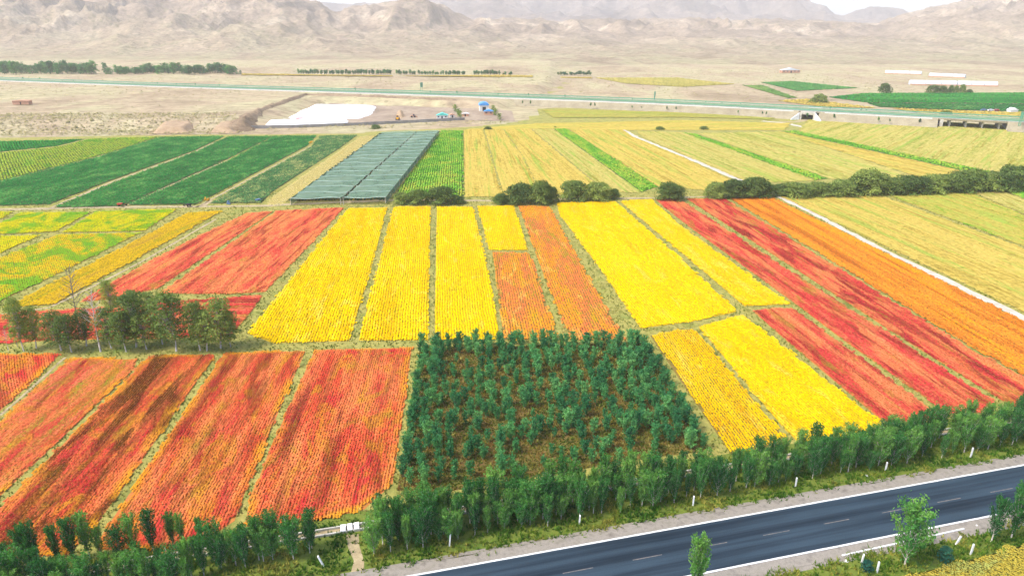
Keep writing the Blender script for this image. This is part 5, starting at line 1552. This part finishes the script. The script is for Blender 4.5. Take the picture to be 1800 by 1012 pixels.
def blades(pts, h, wd):
    n = len(pts)
    V = np.zeros((n, 3, 3, 3), np.float32)
    hh = h * (0.5 + rng.random(n))
    for k_ in range(3):
        a = rng.random(n) * 6.28
        dx, dy = np.cos(a), np.sin(a)
        lean = rng.normal(size=(n, 2)) * 0.45
        V[:, k_, 0, 0] = pts[:, 0] - dx * wd / 2; V[:, k_, 0, 1] = pts[:, 1] - dy * wd / 2; V[:, k_, 0, 2] = 0
        V[:, k_, 1, 0] = pts[:, 0] + dx * wd / 2; V[:, k_, 1, 1] = pts[:, 1] + dy * wd / 2; V[:, k_, 1, 2] = 0
        V[:, k_, 2, 0] = pts[:, 0] + lean[:, 0] * hh; V[:, k_, 2, 1] = pts[:, 1] + lean[:, 1] * hh; V[:, k_, 2, 2] = hh
    return V.reshape(-1, 3), np.arange(n * 9).reshape(-1, 3), np.repeat(rng.random(n), 9)


zone = np.array([(-190, 62), (-40, 40), (60, 40), (160, 95), (250, 150), (240, 275), (-200, 275)])
pts = scatter(zone, 195000)
far_keep = np.hypot(pts[:, 0], pts[:, 1])
pts = pts[(rng.random(len(pts)) < np.clip(130 / far_keep, 0.35, 1.0))]
ok = np.ones(len(pts), bool)
for poly in TAKEN:
    lo = poly.min(0) - 1; hi = poly.max(0) + 1
    cnd = ok & (pts[:, 0] > lo[0]) & (pts[:, 0] < hi[0]) & (pts[:, 1] > lo[1]) & (pts[:, 1] < hi[1])
    idx = np.nonzero(cnd)[0]
    if len(idx): ok[idx[in_poly(pts[idx, 0], pts[idx, 1], poly)]] = False
pts = pts[ok]
inplant = in_poly(pts[:, 0], pts[:, 1], plant_poly)
pts = pts[~inplant | (rng.random(len(pts)) < 0.8)]
so = (pts - RO) @ RN
weeds = scatter(plant_poly, 26000)
nearroad = (so < 11.5) & (so > -30)
GRASSV = [(0.12, lin(50, 92, 28)), (0.38, lin(74, 114, 34)), (0.58, lin(106, 134, 44)), (0.82, lin(160, 154, 70))]
GRASSB = [(0.15, lin(96, 118, 46)), (0.38, lin(128, 138, 60)), (0.58, lin(158, 156, 80)), (0.8, lin(194, 182, 112))]
for sel, pal, h, lab in ((nearroad, GRASSV, 0.45, 'green grass growing on the road verges'), (~nearroad, GRASSB, 0.4, 'pale dry grass on the strips between the plots')):
    p = pts[sel]
    if sel is nearroad: p = np.vstack([p] + [p + rng.normal(size=p.shape) * 0.35 for _ in range(4)])
    V, F, T = blades(p, h, 0.22)
    me = mesh_np('grass', V, F, cropmat('grass_' + str(h), pal, 0, 5, 5, trans=0.25))
    me.attributes.new('tint', 'FLOAT', 'POINT').data.foreach_set('value', T.astype(np.float32))
    tag(link('grass', me), lab, 'grass', kind='stuff')
    NT[0] += len(F)

V, F, T = blades(weeds, 0.32, 0.2)
me = mesh_np('grass', V, F, cropmat('weeds', [(0.15, lin(70, 96, 34)), (0.4, lin(104, 118, 44)), (0.6, lin(140, 128, 56)), (0.82, lin(150, 116, 64))], 0, 4, 4, trans=0.25))
me.attributes.new('tint', 'FLOAT', 'POINT').data.foreach_set('value', T.astype(np.float32))
tag(link('grass', me), 'low weeds between the young trees of the plantation', 'grass', kind='stuff')

# desert scrub
p = np.vstack([scatter(PP([(-100, 242), (420, 236), (420, 211), (-100, 212)]), 4500), scatter(PP([(420, 236), (900, 218), (900, 210), (420, 229)]), 900),
               scatter(np.array([(-900, 620), (500, 620), (500, 1150), (-900, 1150)]), 5200), scatter(np.array([(300, 560), (1000, 560), (1000, 1150), (300, 1150)]), 700),
               scatter(PP([(-100, 211), (420, 208), (420, 160), (-100, 148)]), 500)])
okd = np.ones(len(p), bool)
for poly in TAKEN: okd &= ~in_poly(p[:, 0], p[:, 1], poly)
dist_h = np.min(np.hypot(p[:, None, 0] - HC[None, ::4, 0], p[:, None, 1] - HC[None, ::4, 1]), 1)
p = p[okd & (dist_h > 24)]
gi = np.clip(np.searchsorted(gx, p[:, 0]) - 1, 0, nx - 2); gj = np.clip(np.searchsorted(gy, p[:, 1]) - 1, 0, ny - 2)
zd = np.minimum(ZD[gj, gi], ZD[gj + 1, gi + 1])
far = p[:, 1] > 560
V, F, T = tufts(p, 1.0, 1.0, 0.0, LOW_F)
V = V.reshape(-1, 6, 3)
scv = np.where(far, 1.05, 0.85) * (0.5 + rng.random(len(p)))
V[:, :, :2] = p[:, None] + (V[:, :, :2] - p[:, None]) * (scv * 1.5)[:, None, None]
V[:, :, 2] = V[:, :, 2] * scv[:, None] + zd[:, None] - 0.1
me = mesh_np('desert_scrub', V.reshape(-1, 3), F, cropmat('scrub', [(0.25, lin(124, 124, 80)), (0.5, lin(158, 150, 100)), (0.75, lin(178, 166, 120))], 0, 12, 12))
me.attributes.new('tint', 'FLOAT', 'POINT').data.foreach_set('value', T.astype(np.float32))
tag(link('desert_scrub', me), 'small olive shrubs dotted over the desert plain', 'shrubs', kind='stuff')

# ------------------------------------------------------------------ haze
hz = MB().box((0, 3950, 224), (18400, 8700, 450)).build('haze', [])
hm = bpy.data.materials.new('haze'); hm.use_nodes = True
nt = hm.node_tree; nt.nodes.clear()
pv = N(nt, 'ShaderNodeVolumePrincipled')
pv.inputs['Color'].default_value = (1.0, 0.99, 0.97, 1)
pv.inputs['Density'].default_value = 0.000135
pv.inputs['Anisotropy'].default_value = 0.0
o_ = N(nt, 'ShaderNodeOutputMaterial'); nt.links.new(pv.outputs[0], o_.inputs['Volume'])
hz.data.materials.append(hm)
tag(hz, 'pale bluish haze over the whole valley', 'haze', kind='stuff')
print('CROP TRIS', NT[0], 'max hill', ZH.max(), 'objs', len(bpy.data.objects))
